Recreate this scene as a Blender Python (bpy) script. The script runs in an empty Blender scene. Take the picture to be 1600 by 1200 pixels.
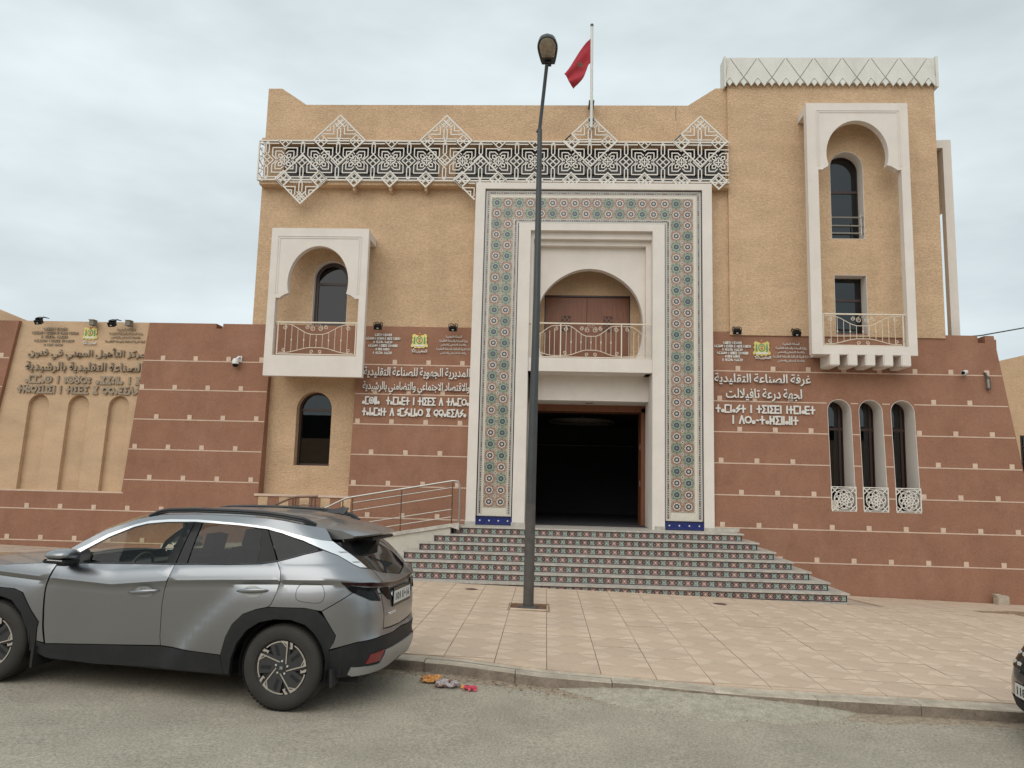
# ---------------------------------------------------------------- imports and camera
import bpy, bmesh, math, random
from mathutils import Vector, Matrix, geometry
random.seed(7)
SC = bpy.context.scene
COL = SC.collection
R = math.radians

cam_d = bpy.data.cameras.new('camera'); cam = bpy.data.objects.new('camera', cam_d); COL.objects.link(cam)
cam_d.sensor_width = 36; cam_d.lens = 27.0; cam_d.clip_end = 3000; cam_d.clip_start = .05
_y, _p, _r = R(2.7), math.atan(155 / 1200), .0253
_f = Vector((-math.sin(_y) * math.cos(_p), math.cos(_y) * math.cos(_p), math.sin(_p)))
_r0 = _f.cross(Vector((0, 0, 1))).normalized(); _u0 = _r0.cross(_f)
_rr = _r0 * math.cos(_r) + _u0 * math.sin(_r); _uu = _u0 * math.cos(_r) - _r0 * math.sin(_r)
cam.matrix_world = Matrix(((_rr.x, _uu.x, -_f.x, 0), (_rr.y, _uu.y, -_f.y, 0), (_rr.z, _uu.z, -_f.z, 2.0), (0, 0, 0, 1)))
SC.camera = cam
# ---------------------------------------------------------------- daylight: overcast sky, weak wide sun
SUN_EL, SUN_AZ = R(40), R(197)      # azimuth clockwise from +Y
W = bpy.data.worlds.new('World'); SC.world = W; W.use_nodes = True
nt = W.node_tree; nt.nodes.clear()
def wn(t, **k):
    n = nt.nodes.new(t)
    for a, b in k.items(): setattr(n, a, b)
    return n
wo = wn('ShaderNodeOutputWorld'); sky = wn('ShaderNodeTexSky', sky_type='NISHITA', sun_disc=False, sun_elevation=SUN_EL, sun_rotation=SUN_AZ)
bg1 = wn('ShaderNodeBackground'); bg1.inputs[1].default_value = .06
bg2 = wn('ShaderNodeBackground'); bg2.inputs[1].default_value = 1.0
tc = wn('ShaderNodeTexCoord'); mp = wn('ShaderNodeMapping'); mp.inputs['Scale'].default_value = (1.0, 1.0, 2.6)
nz = wn('ShaderNodeTexNoise'); nz.inputs['Scale'].default_value = 2.3; nz.inputs['Detail'].default_value = 5; nz.inputs['Roughness'].default_value = .5
cr = wn('ShaderNodeValToRGB'); cr.color_ramp.elements[0].position = .33; cr.color_ramp.elements[1].position = .66
cr.color_ramp.elements[0].color = (.62, .70, .73, 1); cr.color_ramp.elements[1].color = (.95, 1.05, 1.08, 1)
add = wn('ShaderNodeMixShader'); add.inputs[0].default_value = .9
L = nt.links.new
L(tc.outputs['Generated'], mp.inputs[0]); L(mp.outputs[0], nz.inputs[0]); L(nz.outputs[0], cr.inputs[0]); L(cr.outputs[0], bg2.inputs[0])
L(sky.outputs[0], bg1.inputs[0]); L(bg1.outputs[0], add.inputs[1]); L(bg2.outputs[0], add.inputs[2]); L(add.outputs[0], wo.inputs[0])
sun_d = bpy.data.lights.new('sun', 'SUN'); sun_d.energy = 1.5; sun_d.angle = R(60); sun_d.color = (1, .94, .86)
sun = bpy.data.objects.new('sun', sun_d); COL.objects.link(sun); sun.location = (-20, -30, 60)
_sd = Vector((math.sin(SUN_AZ) * math.cos(SUN_EL), math.cos(SUN_AZ) * math.cos(SUN_EL), math.sin(SUN_EL)))
sun.rotation_euler = _sd.to_track_quat('Z', 'Y').to_euler()
vs = SC.view_settings; SC.display_settings.display_device = 'sRGB'
vs.view_transform = 'Standard'; vs.look = 'None'; vs.exposure = 0.0; vs.gamma = 1; vs.use_curve_mapping = False
SC.render.engine = 'CYCLES'; SC.cycles.max_bounces = 6; SC.cycles.use_denoising = True

# ---------------------------------------------------------------- materials
def mat(name, col, rough=.8, metal=0, var=.12, vscale=3, bump=0, bscale=60, bdist=.01, detail=4, spec=.5, stretch=(1, 1, 1), grime=None, coat=0, bump2=0, b2scale=8, fine=None, rnd=0):
    m = bpy.data.materials.new(name); m.use_nodes = True; t = m.node_tree; n = t.nodes; l = t.links.new
    b = n['Principled BSDF']; b.inputs['Roughness'].default_value = rough; b.inputs['Metallic'].default_value = metal
    b.inputs['Specular IOR Level'].default_value = spec
    if coat: b.inputs['Coat Weight'].default_value = coat; b.inputs['Coat Roughness'].default_value = .03
    co = n.new('ShaderNodeTexCoord'); ma = n.new('ShaderNodeMapping'); ma.inputs['Scale'].default_value = stretch
    l(co.outputs['Object'], ma.inputs[0])
    c = (*col, 1)
    if var:
        z = n.new('ShaderNodeTexNoise'); z.inputs['Scale'].default_value = vscale; z.inputs['Detail'].default_value = detail; z.inputs['Roughness'].default_value = .65
        l(ma.outputs[0], z.inputs[0])
        r = n.new('ShaderNodeValToRGB'); r.color_ramp.elements[0].position = .3; r.color_ramp.elements[1].position = .7
        r.color_ramp.elements[0].color = tuple(max(0, x * (1 - var)) for x in col) + (1,); r.color_ramp.elements[1].color = tuple(min(1, x * (1 + var)) for x in col) + (1,)
        l(z.outputs[0], r.inputs[0]); out = r.outputs[0]
        if grime:
            z2 = n.new('ShaderNodeTexNoise'); z2.inputs['Scale'].default_value = grime[1]; z2.inputs['Detail'].default_value = 6; z2.inputs['Roughness'].default_value = .7
            m3 = n.new('ShaderNodeMapping'); m3.inputs['Scale'].default_value = grime[3] if len(grime) > 3 else (1, 1, .18); l(co.outputs['Object'], m3.inputs[0]); l(m3.outputs[0], z2.inputs[0])
            r2 = n.new('ShaderNodeValToRGB'); r2.color_ramp.elements[0].position = .48; r2.color_ramp.elements[1].position = .75
            r2.color_ramp.elements[1].color = (grime[2],) * 3 + (1,); l(z2.outputs[0], r2.inputs[0])
            mx = n.new('ShaderNodeMix'); mx.data_type = 'RGBA'; l(r2.outputs[0], mx.inputs[0]); l(out, mx.inputs[6]); mx.inputs[7].default_value = (*grime[0], 1); out = mx.outputs[2]
        if fine:
            z4 = n.new('ShaderNodeTexNoise'); z4.inputs['Scale'].default_value = fine[0]; z4.inputs['Detail'].default_value = 3; z4.inputs['Roughness'].default_value = .8; l(co.outputs['Object'], z4.inputs[0])
            mr = n.new('ShaderNodeMapRange'); mr.inputs[1].default_value = .3; mr.inputs[2].default_value = .7; mr.inputs[3].default_value = 1 - fine[1]; mr.inputs[4].default_value = 1 + fine[1]; l(z4.outputs[0], mr.inputs[0])
            vm = n.new('ShaderNodeVectorMath'); vm.operation = 'SCALE'; l(out, vm.inputs[0]); l(mr.outputs[0], vm.inputs[3]); out = vm.outputs[0]
        if rnd:
            oi = n.new('ShaderNodeObjectInfo'); mr = n.new('ShaderNodeMapRange'); mr.inputs[3].default_value = 1 - rnd; mr.inputs[4].default_value = 1 + rnd; l(oi.outputs['Random'], mr.inputs[0])
            vm = n.new('ShaderNodeVectorMath'); vm.operation = 'SCALE'; l(out, vm.inputs[0]); l(mr.outputs[0], vm.inputs[3]); out = vm.outputs[0]
        l(out, b.inputs['Base Color'])
    else: b.inputs['Base Color'].default_value = c
    if bump:
        z = n.new('ShaderNodeTexNoise'); z.inputs['Scale'].default_value = bscale; z.inputs['Detail'].default_value = 5; z.inputs['Roughness'].default_value = .6; l(ma.outputs[0], z.inputs[0])
        bp = n.new('ShaderNodeBump'); bp.inputs['Strength'].default_value = bump; bp.inputs['Distance'].default_value = bdist; l(z.outputs[0], bp.inputs['Height'])
        if bump2:
            z3 = n.new('ShaderNodeTexNoise'); z3.inputs['Scale'].default_value = b2scale; z3.inputs['Detail'].default_value = 4; l(ma.outputs[0], z3.inputs[0])
            b3 = n.new('ShaderNodeBump'); b3.inputs['Strength'].default_value = bump2; b3.inputs['Distance'].default_value = .03; l(z3.outputs[0], b3.inputs['Height']); l(b3.outputs[0], bp.inputs['Normal'])
        l(bp.outputs[0], b.inputs['Normal'])
    return m
MT = {}
MT['ochre'] = mat('ochre_stucco', (.60, .42, .268), .95, fine=(24, .17), var=.10, vscale=1.1, bump=.95, bscale=22, bdist=.03, stretch=(1, 1, 2.2), spec=.15, grime=((.40, .27, .16), 1.3, .35), bump2=.25)
MT['red'] = mat('red_stucco', (.285, .147, .096), .95, fine=(34, .15), var=.11, vscale=1.5, bump=.6, bscale=45, bdist=.012, spec=.15, grime=((.36, .205, .145), 1.6, .5, (1, 1, .35)), bump2=.2)
MT['ochre2'] = mat('tan_stucco', (.54, .38, .245), .95, fine=(45, .10), var=.10, vscale=1.1, bump=.7, bscale=26, bdist=.02, stretch=(1, 1, 2.2), spec=.15)
MT['white'] = mat('white_render', (.70, .645, .59), .9, fine=(70, .06), var=.05, vscale=2, bump=.25, bscale=70, bdist=.006, spec=.2, grime=((.55, .47, .38), 1.2, .25))
MT['line'] = mat('pale_joint', (.60, .45, .35), .9, var=.1, vscale=6)
MT['marble'] = mat('grey_marble', (.46, .425, .375), .45, var=.22, vscale=9, bump=.1, bscale=90, grime=((.25, .23, .2), 5, .4, (1, 1, 1)))
MT['marble2'] = mat('pale_marble', (.50, .47, .40), .5, var=.12, vscale=4, grime=((.38, .36, .31), 4, .5, (1, 1, 1)))
MT['wood'] = mat('varnished_wood', (.21, .078, .036), .45, var=.25, vscale=2, stretch=(14, 14, 1))
MT['brown'] = mat('brown_frame', (.045, .022, .018), .4, var=.1)
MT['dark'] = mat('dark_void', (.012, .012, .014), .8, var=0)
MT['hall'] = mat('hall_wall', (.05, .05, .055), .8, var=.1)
MT['black'] = mat('black_metal', (.012, .013, .015), .4, var=0)
MT['steel'] = mat('steel_tube', (.40, .38, .35), .42, metal=1, var=.06, vscale=8)
MT['rustysteel'] = mat('dull_steel_tube', (.16, .10, .07), .45, metal=.6, var=.2, vscale=9)
MT['lattice'] = mat('white_lattice', (.70, .665, .61), .6, var=.06, vscale=5)
MT['cornice'] = mat('cornice_panel', (.66, .65, .60), .7, var=.05, vscale=3, grime=((.42, .40, .36), 2, .4))
MT['iron'] = mat('cream_iron', (.66, .58, .47), .5, var=.08, vscale=9)
MT['letter'] = mat('letter_plate', (.66, .64, .60), .5, var=.05)
MT['letterb'] = mat('letter_bronze', (.30, .235, .165), .6, var=.15, vscale=6)
MT['gold'] = mat('gold_plate', (.62, .52, .16), .4, metal=.3, var=.2, vscale=30)
MT['green'] = mat('green_enamel', (.10, .26, .12), .5, var=.1)
MT['redE'] = mat('red_enamel', (.45, .05, .04), .5, var=.1)
MT['pole'] = mat('grey_pole_paint', (.045, .05, .052), .45, var=.12, vscale=4, bump=.1, bscale=30)
MT['pole2'] = mat('worn_pole_paint', (.075, .068, .062), .6, var=.25, vscale=7, bump=.2, bscale=20)
MT['mast'] = mat('white_mast', (.62, .63, .60), .5, var=.04)
MT['lens'] = mat('lamp_lens', (.26, .22, .16), .25, var=.3, vscale=14, coat=.6)
MT['flag'] = mat('red_flag_cloth', (.34, .022, .035), .85, var=.12, vscale=4, bump=.1, bscale=200)
MT['flaggreen'] = mat('green_star', (.05, .09, .035), .8, var=0)
MT['asphalt'] = mat('asphalt', (.355, .315, .25), .92, fine=(48, .40), var=.16, vscale=1.2, bump=.5, bscale=160, bdist=.006, spec=.2, detail=12, grime=((.30, .275, .22), 1.1, .5, (.35, 1.6, 1)), bump2=.08)
MT['kerb'] = mat('kerb_concrete', (.45, .385, .305), .95, fine=(50, .15), rnd=.06, var=.2, vscale=5, bump=.4, bscale=60, spec=.2, grime=((.24, .20, .165), 3, .7, (1, 1, 2)))
MT['soil'] = mat('red_earth', (.34, .235, .16), 1, var=.25, vscale=6, bump=.8, bscale=30, bdist=.03, spec=.1)
MT['gravel'] = mat('rough_concrete', (.40, .36, .285), .95, fine=(70, .35), var=.2, vscale=12, bump=1, bscale=50, bdist=.015, spec=.2)
MT['ground'] = mat('dusty_ground', (.36, .29, .21), 1, var=.15, vscale=.5, bump=.4, bscale=8, spec=.1)
MT['joint'] = mat('paving_joint', (.44, .34, .26), .95, var=.2, vscale=5)
MT['pave'] = mat('paving_tan', (.545, .415, .308), .85, fine=(30, .08), rnd=.05, var=.10, vscale=2.5, bump=.2, bscale=60, spec=.3, grime=((.40, .30, .22), 1.2, .5, (1, 1, 1)))
MT['pave2'] = mat('paving_tan_light', (.60, .465, .35), .85, fine=(30, .08), rnd=.05, var=.08, vscale=2.5, bump=.2, bscale=60, spec=.3)
MT['t_navy'] = mat('glaze_navy', (.018, .022, .05), .2, var=.2, vscale=30)
MT['t_blue'] = mat('glaze_blue', (.02, .03, .14), .2, var=.3, vscale=20)
MT['t_sage'] = mat('glaze_sage', (.155, .185, .13), .3, rnd=.12, var=.25, vscale=40)
MT['t_dsage'] = mat('glaze_dark_sage', (.085, .17, .10), .3, var=.25, vscale=40)
MT['t_mint'] = mat('glaze_mint', (.31, .37, .31), .3, rnd=.12, var=.12, vscale=30)
MT['t_red'] = mat('glaze_oxblood', (.24, .06, .04), .3, var=.25, vscale=40)
MT['t_rose'] = mat('glaze_rose', (.30, .185, .14), .3, rnd=.12, var=.2, vscale=40)
MT['t_pink'] = mat('glaze_pink', (.33, .22, .185), .3, rnd=.15, var=.15, vscale=30)
MT['t_white'] = mat('glaze_white', (.62, .58, .50), .3, var=.08, vscale=30)
MT['t_teal'] = mat('glaze_teal', (.17, .29, .24), .3, var=.2, vscale=30)
MT['t_ring'] = mat('glaze_grey_ring', (.17, .19, .20), .3, var=.2, vscale=60)
MT['plastic'] = mat('black_plastic', (.018, .019, .020), .6, var=.15, vscale=8, spec=.3, bump=.1, bscale=300, grime=((.036, .033, .028), 3, .5, (1, 1, 1)))
MT['gloss'] = mat('gloss_black', (.006, .007, .008), .10, var=0, spec=.2)
MT['tyre'] = mat('tyre_rubber', (.030, .027, .023), .8, var=.2, vscale=6, bump=.15, bscale=60)
MT['rimd'] = mat('rim_dark_grey', (.055, .056, .058), .4, metal=.4, var=.1)
MT['rimb'] = mat('rim_machined', (.66, .61, .56), .35, metal=.8, var=.05)
MT['chrome'] = mat('satin_chrome', (.86, .87, .88), .34, metal=.75, var=0)
MT['silverp'] = mat('silver_plastic', (.36, .36, .35), .45, metal=.5, var=.06)
MT['paint'] = mat('silver_paint', (.30, .31, .325), .36, metal=.95, var=.015, vscale=2, coat=.45)
MT['blackpaint'] = mat('black_paint', (.012, .014, .018), .25, metal=.3, var=0, coat=1)
MT['tail'] = mat('dark_red_lens', (.020, .004, .004), .12, var=0, spec=.3)
MT['refl'] = mat('red_reflector', (.20, .022, .022), .3, var=.2, vscale=60, coat=.5)
MT['plate'] = mat('number_plate', (.60, .60, .58), .4, var=0)
MT['seat'] = mat('dark_seat_fabric', (.02, .021, .023), .9, var=.1)
MT['cream'] = mat('headliner', (.30, .28, .24), .9, var=.05)
MT['wallgrey'] = mat('junction_grey', (.20, .18, .15), .7, var=.1)
MT['rearglass'] = mat('rear_window_glass', (.012, .013, .014), .04, var=0, spec=.5)
MT['stripglass'] = mat('strip_glazing', (.035, .038, .042), .35, var=.2, vscale=2, spec=.6)
MT['darksoil'] = mat('dark_soil', (.17, .10, .065), 1, var=.3, vscale=9, bump=.6, bscale=50, bdist=.02, spec=.1)
MT['kerbface'] = mat('stained_kerb', (.27, .225, .18), .95, fine=(40, .2), var=.25, vscale=6, bump=.5, bscale=40, grime=((.16, .125, .10), 4, .8, (1, 1, 2)), spec=.1)
MT['t_beige'] = mat('glaze_beige', (.31, .26, .205), .3, rnd=.08, var=.1, vscale=30)
MT['cable'] = mat('black_cable', (.02, .02, .02), .7, var=0)
MT['lwhite'] = mat('cctv_white', (.70, .70, .68), .4, var=0)
MT['orange'] = mat('orange_wrapper', (.65, .30, .08), .5, var=.4, vscale=30)
MT['rose'] = mat('red_wrapper', (.62, .08, .13), .5, var=.2, vscale=30)
MT['foil'] = mat('grey_wrapper', (.42, .36, .36), .4, var=.4, vscale=40)
MT['dirt'] = mat('kerbside_dirt', (.34, .27, .20), 1, var=.35, vscale=20, bump=.7, bscale=60, bdist=.02, spec=.1)
MT['oil'] = mat('asphalt_stain', (.32, .285, .23), .95, fine=(48, .35), var=.2, vscale=9, spec=.1)
def glass(name, tint, ior=1.5, rough=.0):
    m = bpy.data.materials.new(name); m.use_nodes = True; t = m.node_tree; n = t.nodes; l = t.links.new; n.clear()
    o = n.new('ShaderNodeOutputMaterial'); tr = n.new('ShaderNodeBsdfTransparent'); tr.inputs[0].default_value = (*tint, 1)
    g = n.new('ShaderNodeBsdfGlossy'); g.inputs['Roughness'].default_value = rough; g.inputs[0].default_value = (.9, .93, .95, 1)
    lw = n.new('ShaderNodeLayerWeight'); lw.inputs[0].default_value = .5; f0 = ((ior - 1) / (ior + 1)) ** 2
    pw = n.new('ShaderNodeMath'); pw.operation = 'POWER'; pw.inputs[1].default_value = 4.5; l(lw.outputs['Facing'], pw.inputs[0])
    fr = n.new('ShaderNodeMapRange'); fr.inputs[3].default_value = f0; fr.inputs[4].default_value = 1.0; l(pw.outputs[0], fr.inputs[0])
    mx = n.new('ShaderNodeMixShader'); l(fr.outputs[0], mx.inputs[0]); l(tr.outputs[0], mx.inputs[1]); l(g.outputs[0], mx.inputs[2]); l(mx.outputs[0], o.inputs[0])
    return m
MT['glass_front'] = glass('clear_car_glass', (.82, .85, .76), 1.36)
MT['glass_tint'] = glass('tinted_car_glass', (.34, .36, .34), 1.36)
MT['glass_win'] = glass('window_glass', (.20, .21, .20), 1.75)
MT['glass_dark'] = glass('dark_rear_glass', (.03, .03, .03), 1.42)

# ---------------------------------------------------------------- helpers
def put(name, me, parent=None, loc=None, kind=None, label=None, category=None, group=None):
    o = bpy.data.objects.new(name, me); COL.objects.link(o)
    if loc is not None: o.location = loc
    if parent is not None:
        o.parent = parent
        if parent.parent is None and parent.type == 'EMPTY': o.matrix_parent_inverse = ROOTM[parent.name].inverted()
    for k, v in (('kind', kind), ('label', label), ('category', category), ('group', group)):
        if v: o[k] = v
    return o
ROOTM = {}
def root(name, loc, label, category, group=None, rot=0, M4=None):
    o = bpy.data.objects.new(name, None); COL.objects.link(o); o.empty_display_size = .2
    m = M4 if M4 is not None else Matrix.Translation(loc) @ Matrix.Rotation(rot, 4, 'Z')
    o.matrix_world = m; ROOTM[o.name] = m if M4 is None else Matrix.Identity(4)
    if M4 is not None: ROOTM[o.name] = Matrix.Identity(4)
    o['label'] = label; o['category'] = category
    if group: o['group'] = group
    return o
class B:
    """collects geometry, builds one mesh"""
    def __init__(s): s.v = []; s.f = []; s.mi = []; s.m = []; s.cur = 0
    def use(s, key):
        m = MT[key]
        if m not in s.m: s.m.append(m)
        s.cur = s.m.index(m); return s
    def face(s, pts):
        b = len(s.v); s.v += [tuple(p) for p in pts]; s.f.append(tuple(range(b, b + len(pts)))); s.mi.append(s.cur)
    def add(s, vs, fs):
        b = len(s.v); s.v += [tuple(p) for p in vs]
        for f in fs: s.f.append(tuple(b + i for i in f)); s.mi.append(s.cur)
    def box(s, x0, x1, y0, y1, z0, z1):
        s.add([(x0, y0, z0), (x1, y0, z0), (x1, y1, z0), (x0, y1, z0), (x0, y0, z1), (x1, y0, z1), (x1, y1, z1), (x0, y1, z1)],
              [(0, 3, 2, 1), (4, 5, 6, 7), (0, 1, 5, 4), (1, 2, 6, 5), (2, 3, 7, 6), (3, 0, 4, 7)]); return s
    def obox(s, c, ax, ay, az):
        c = Vector(c); ax = Vector(ax); ay = Vector(ay); az = Vector(az)
        p = [c + ax * i + ay * j + az * k for k in (-1, 1) for i, j in ((-1, -1), (1, -1), (1, 1), (-1, 1))]
        s.add(p, [(0, 3, 2, 1), (4, 5, 6, 7), (0, 1, 5, 4), (1, 2, 6, 5), (2, 3, 7, 6), (3, 0, 4, 7)]); return s
    def bar(s, p, q, w, y0, y1):      # bar in the XZ plane, p,q=(x,z); each a hair prouder than the last so that crossings are never coplanar
        s.nb = (getattr(s, 'nb', 0) + 1) % 11; y0 = y0 - .0007 * s.nb; y1 = y1 + .0005 * s.nb
        d = Vector((q[0] - p[0], q[1] - p[1])); l = d.length
        if l < 1e-5: return s
        d /= l; n = Vector((-d.y, d.x)) * w / 2; p = Vector(p) - d * w * .35; q = Vector(q) + d * w * .35
        c = [p + n, p - n, q - n, q + n]
        s.add([(a.x, y0, a.y) for a in c] + [(a.x, y1, a.y) for a in c], [(0, 1, 2, 3), (7, 6, 5, 4), (0, 4, 5, 1), (1, 5, 6, 2), (2, 6, 7, 3), (3, 7, 4, 0)]); return s
    def tube(s, pts, r, n=6, cap=True, r2=None):
        pts = [Vector(p) for p in pts]; N = len(pts); b = len(s.v); vs = []; fs = []
        up = Vector((0, 0, 1)); prev = None
        for i, p in enumerate(pts):
            d = (pts[min(i + 1, N - 1)] - pts[max(i - 1, 0)]).normalized()
            if prev is None:
                a = d.cross(up);
                if a.length < .1: a = d.cross(Vector((1, 0, 0)))
                a.normalize()
            else:
                a = (prev - d * prev.dot(d)).normalized()
            prev = a; c = d.cross(a); rr = r if r2 is None else r + (r2 - r) * i / (N - 1)
            for k in range(n):
                t = 2 * math.pi * k / n; vs.append(p + (a * math.cos(t) + c * math.sin(t)) * rr)
        for i in range(N - 1):
            for k in range(n): fs.append((i * n + k, i * n + (k + 1) % n, (i + 1) * n + (k + 1) % n, (i + 1) * n + k))
        if cap: fs.append(tuple(range(n))[::-1]); fs.append(tuple((N - 1) * n + k for k in range(n)))
        s.add(vs, fs); return s
    def lathe(s, prof, n=32, axis='Z', c=(0, 0, 0)):   # prof: (r,h)
        vs = []; fs = []; c = Vector(c)
        for r, h in prof:
            for k in range(n):
                t = 2 * math.pi * k / n; x, y = r * math.cos(t), r * math.sin(t)
                vs.append(c + (Vector((x, y, h)) if axis == 'Z' else Vector((x, h, y)) if axis == 'Y' else Vector((h, x, y))))
        for i in range(len(prof) - 1):
            for k in range(n): fs.append((i * n + k, i * n + (k + 1) % n, (i + 1) * n + (k + 1) % n, (i + 1) * n + k))
        s.add(vs, fs); return s
    def prism(s, outer, holes, y0, y1, back=True):      # polygon in XZ extruded along Y
        loops = [outer] + list(holes); allp = [p for lp in loops for p in lp]
        tris = geometry.tessellate_polygon([[Vector((p[0], p[1], 0)) for p in lp] for lp in loops])
        n = len(allp)
        fy = y0 if callable(y0) else (lambda x, z: y0)
        fb = y1 if callable(y1) else (lambda x, z: y1)
        vs = [(p[0], fy(*p), p[1]) for p in allp] + [(p[0], fb(*p), p[1]) for p in allp]
        fs = [tuple(t) for t in tris] + ([tuple(i + n for i in t)[::-1] for t in tris] if back else [])
        o = 0
        for lp in loops:
            k = len(lp)
            for i in range(k): a, c = o + i, o + (i + 1) % k; fs.append((a, c, c + n, a + n))
            o += k
        s.add(vs, fs); return s
    def mesh(s, name, smooth=False, merge=False, fix=True, bevel=0):
        me = bpy.data.meshes.new(name); me.from_pydata(s.v, [], s.f)
        for m in s.m: me.materials.append(m)
        me.polygons.foreach_set('material_index', s.mi)
        if merge or fix or bevel:
            bm = bmesh.new(); bm.from_mesh(me)
            if merge: bmesh.ops.remove_doubles(bm, verts=bm.verts, dist=.0004)
            if fix: bmesh.ops.recalc_face_normals(bm, faces=bm.faces)
            if bevel:
                es = [e for e in bm.edges if len(e.link_faces) == 2 and e.calc_face_angle(0) > .5]
                bmesh.ops.bevel(bm, geom=es, offset=bevel, segments=2, affect='EDGES', clamp_overlap=True)
            bm.to_mesh(me); bm.free()
        if smooth:
            me.polygons.foreach_set('use_smooth', [True] * len(me.polygons))
            if smooth != 'all': me.set_sharp_from_angle(angle=R(35))
        me.update(); return me
    def obj(s, name, parent=None, key=None, smooth=False, merge=False, bevel=0, **k):
        if not s.m and key: s.m = [MT[key]]
        elif key and not s.m: s.use(key)
        return put(name, s.mesh(name, smooth, merge, True, bevel), parent, **k)
def copies(o, n_or_places, **props):
    out = []
    for m in n_or_places:
        c = o.copy(); COL.objects.link(c); c.matrix_world = m; out.append(c)
    return out
def arc(cx, cz, r, a0, a1, n=16, rz=None):
    rz = rz or r
    return [(cx + r * math.cos(R(a0 + (a1 - a0) * i / n)), cz + rz * math.sin(R(a0 + (a1 - a0) * i / n))) for i in range(n + 1)]
def archpoly(x0, x1, z0, z1, n=16):     # round-headed opening
    r = (x1 - x0) / 2; return [(x0, z0)] + [(x1, z0)] + arc((x0 + x1) / 2, z1 - r, r, 0, 180, n)
def rect(x0, x1, z0, z1): return [(x0, z0), (x1, z0), (x1, z1), (x0, z1)]
def spline(P, n=6, closed=False):
    out = []; N = len(P)
    for i in range(N if closed else N - 1):
        p0 = P[(i - 1) % N] if closed else P[max(i - 1, 0)]; p1 = P[i]; p2 = P[(i + 1) % N]; p3 = P[(i + 2) % N] if closed else P[min(i + 2, N - 1)]
        for k in range(n):
            t = k / n
            out.append(tuple(.5 * (2 * b + (c - a) * t + (2 * a - 5 * b + 4 * c - d) * t * t + (3 * b - a - 3 * c + d) * t ** 3) for a, b, c, d in zip(p0, p1, p2, p3)))
    if not closed: out.append(tuple(P[-1]))
    return out
def sm(x, a, b): t = min(1, max(0, (x - a) / (b - a))); return t * t * (3 - 2 * t)
def zr(x): return -.022 * (min(18, max(-22, x)) + 2.27)          # the street falls gently to the right
def gz(x, y): return zr(x) + .13 - .15 * sm(y, 14, 17.4) * sm(x, 3, 7)
def copy_tree(o, M4, label=None, group=None):
    c = o.copy(); COL.objects.link(c); c.matrix_world = M4
    if label: c['label'] = label
    def rec(a, b):
        for ch in KIDS.get(a.name, []):
            d = ch.copy(); COL.objects.link(d); d.parent = b; KIDS.setdefault(b.name, []).append(d); rec(ch, d)
    rec(o, c); return c
KIDS = {}
_put = put
def put(name, me, parent=None, **k):
    o = _put(name, me, parent, **k)
    if parent is not None: KIDS.setdefault(parent.name, []).append(o)
    return o
# ================================================================ GROUND
def sheet(name, xs, ys, zf, key, kind='structure', parent=None, keep=None):
    b = B(); b.use(key); nx, ny = len(xs), len(ys)
    vs = [(x, y if not callable(y) else y(x), 0) for y in ys for x in xs]; vs = [(x, y, zf(x, y)) for x, y, _ in vs]
    fs = [(j * nx + i, j * nx + i + 1, (j + 1) * nx + i + 1, (j + 1) * nx + i) for j in range(ny - 1) for i in range(nx - 1)]
    if keep: fs = [f for f in fs if keep(sum(vs[k][0] for k in f) / 4, sum(vs[k][1] for k in f) / 4)]
    b.add(vs, fs)
    return put(name, b.mesh(name, smooth='all', fix=False), parent, kind=kind)
def lin(a, b, n): return [a + (b - a) * i / n for i in range(n + 1)]
sheet('ground', [-600, -200, -60] + lin(-22, 18, 20) + [60, 200, 600], [-600, -200, -60, -20, 0, 8, 14, 18, 30, 60, 200, 900], lambda x, y: zr(x) - .06 - .15 * sm(y, 14, 17.4) * sm(x, 3, 7), 'ground')
KP = [(-60, 10.6), (-22, 10.2), (-12, 9.55), (-6, 8.98), (-3, 8.62), (-1.62, 8.48), (-.92, 8.42), (-.45, 8.26), (.02, 8.12), (.98, 8.02), (1.78, 7.88), (2.48, 7.86), (3.39, 7.88), (4.58, 7.86), (8, 7.78), (14, 7.7), (60, 7.0)]
def ky(x):
    for (a, b), (c, d) in zip(KP, KP[1:]):
        if x <= c: return b + (d - b) * max(0, (x - a)) / (c - a)
    return KP[-1][1]
sheet('road', [-60, -22] + lin(-15, 12, 54) + [18, 60], [-9, -4, 0, 3, 5, 6, 7, lambda x: ky(x) + .02], lambda x, y: zr(x) - .012 * math.sin(x * .7 + y) * 0, 'asphalt')
b = B().use('pave')   # footway on the near side, behind the camera
b.box(-60, 60, -14, -9, -1.2, .15); b.obj('footpath', kind='structure')
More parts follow.
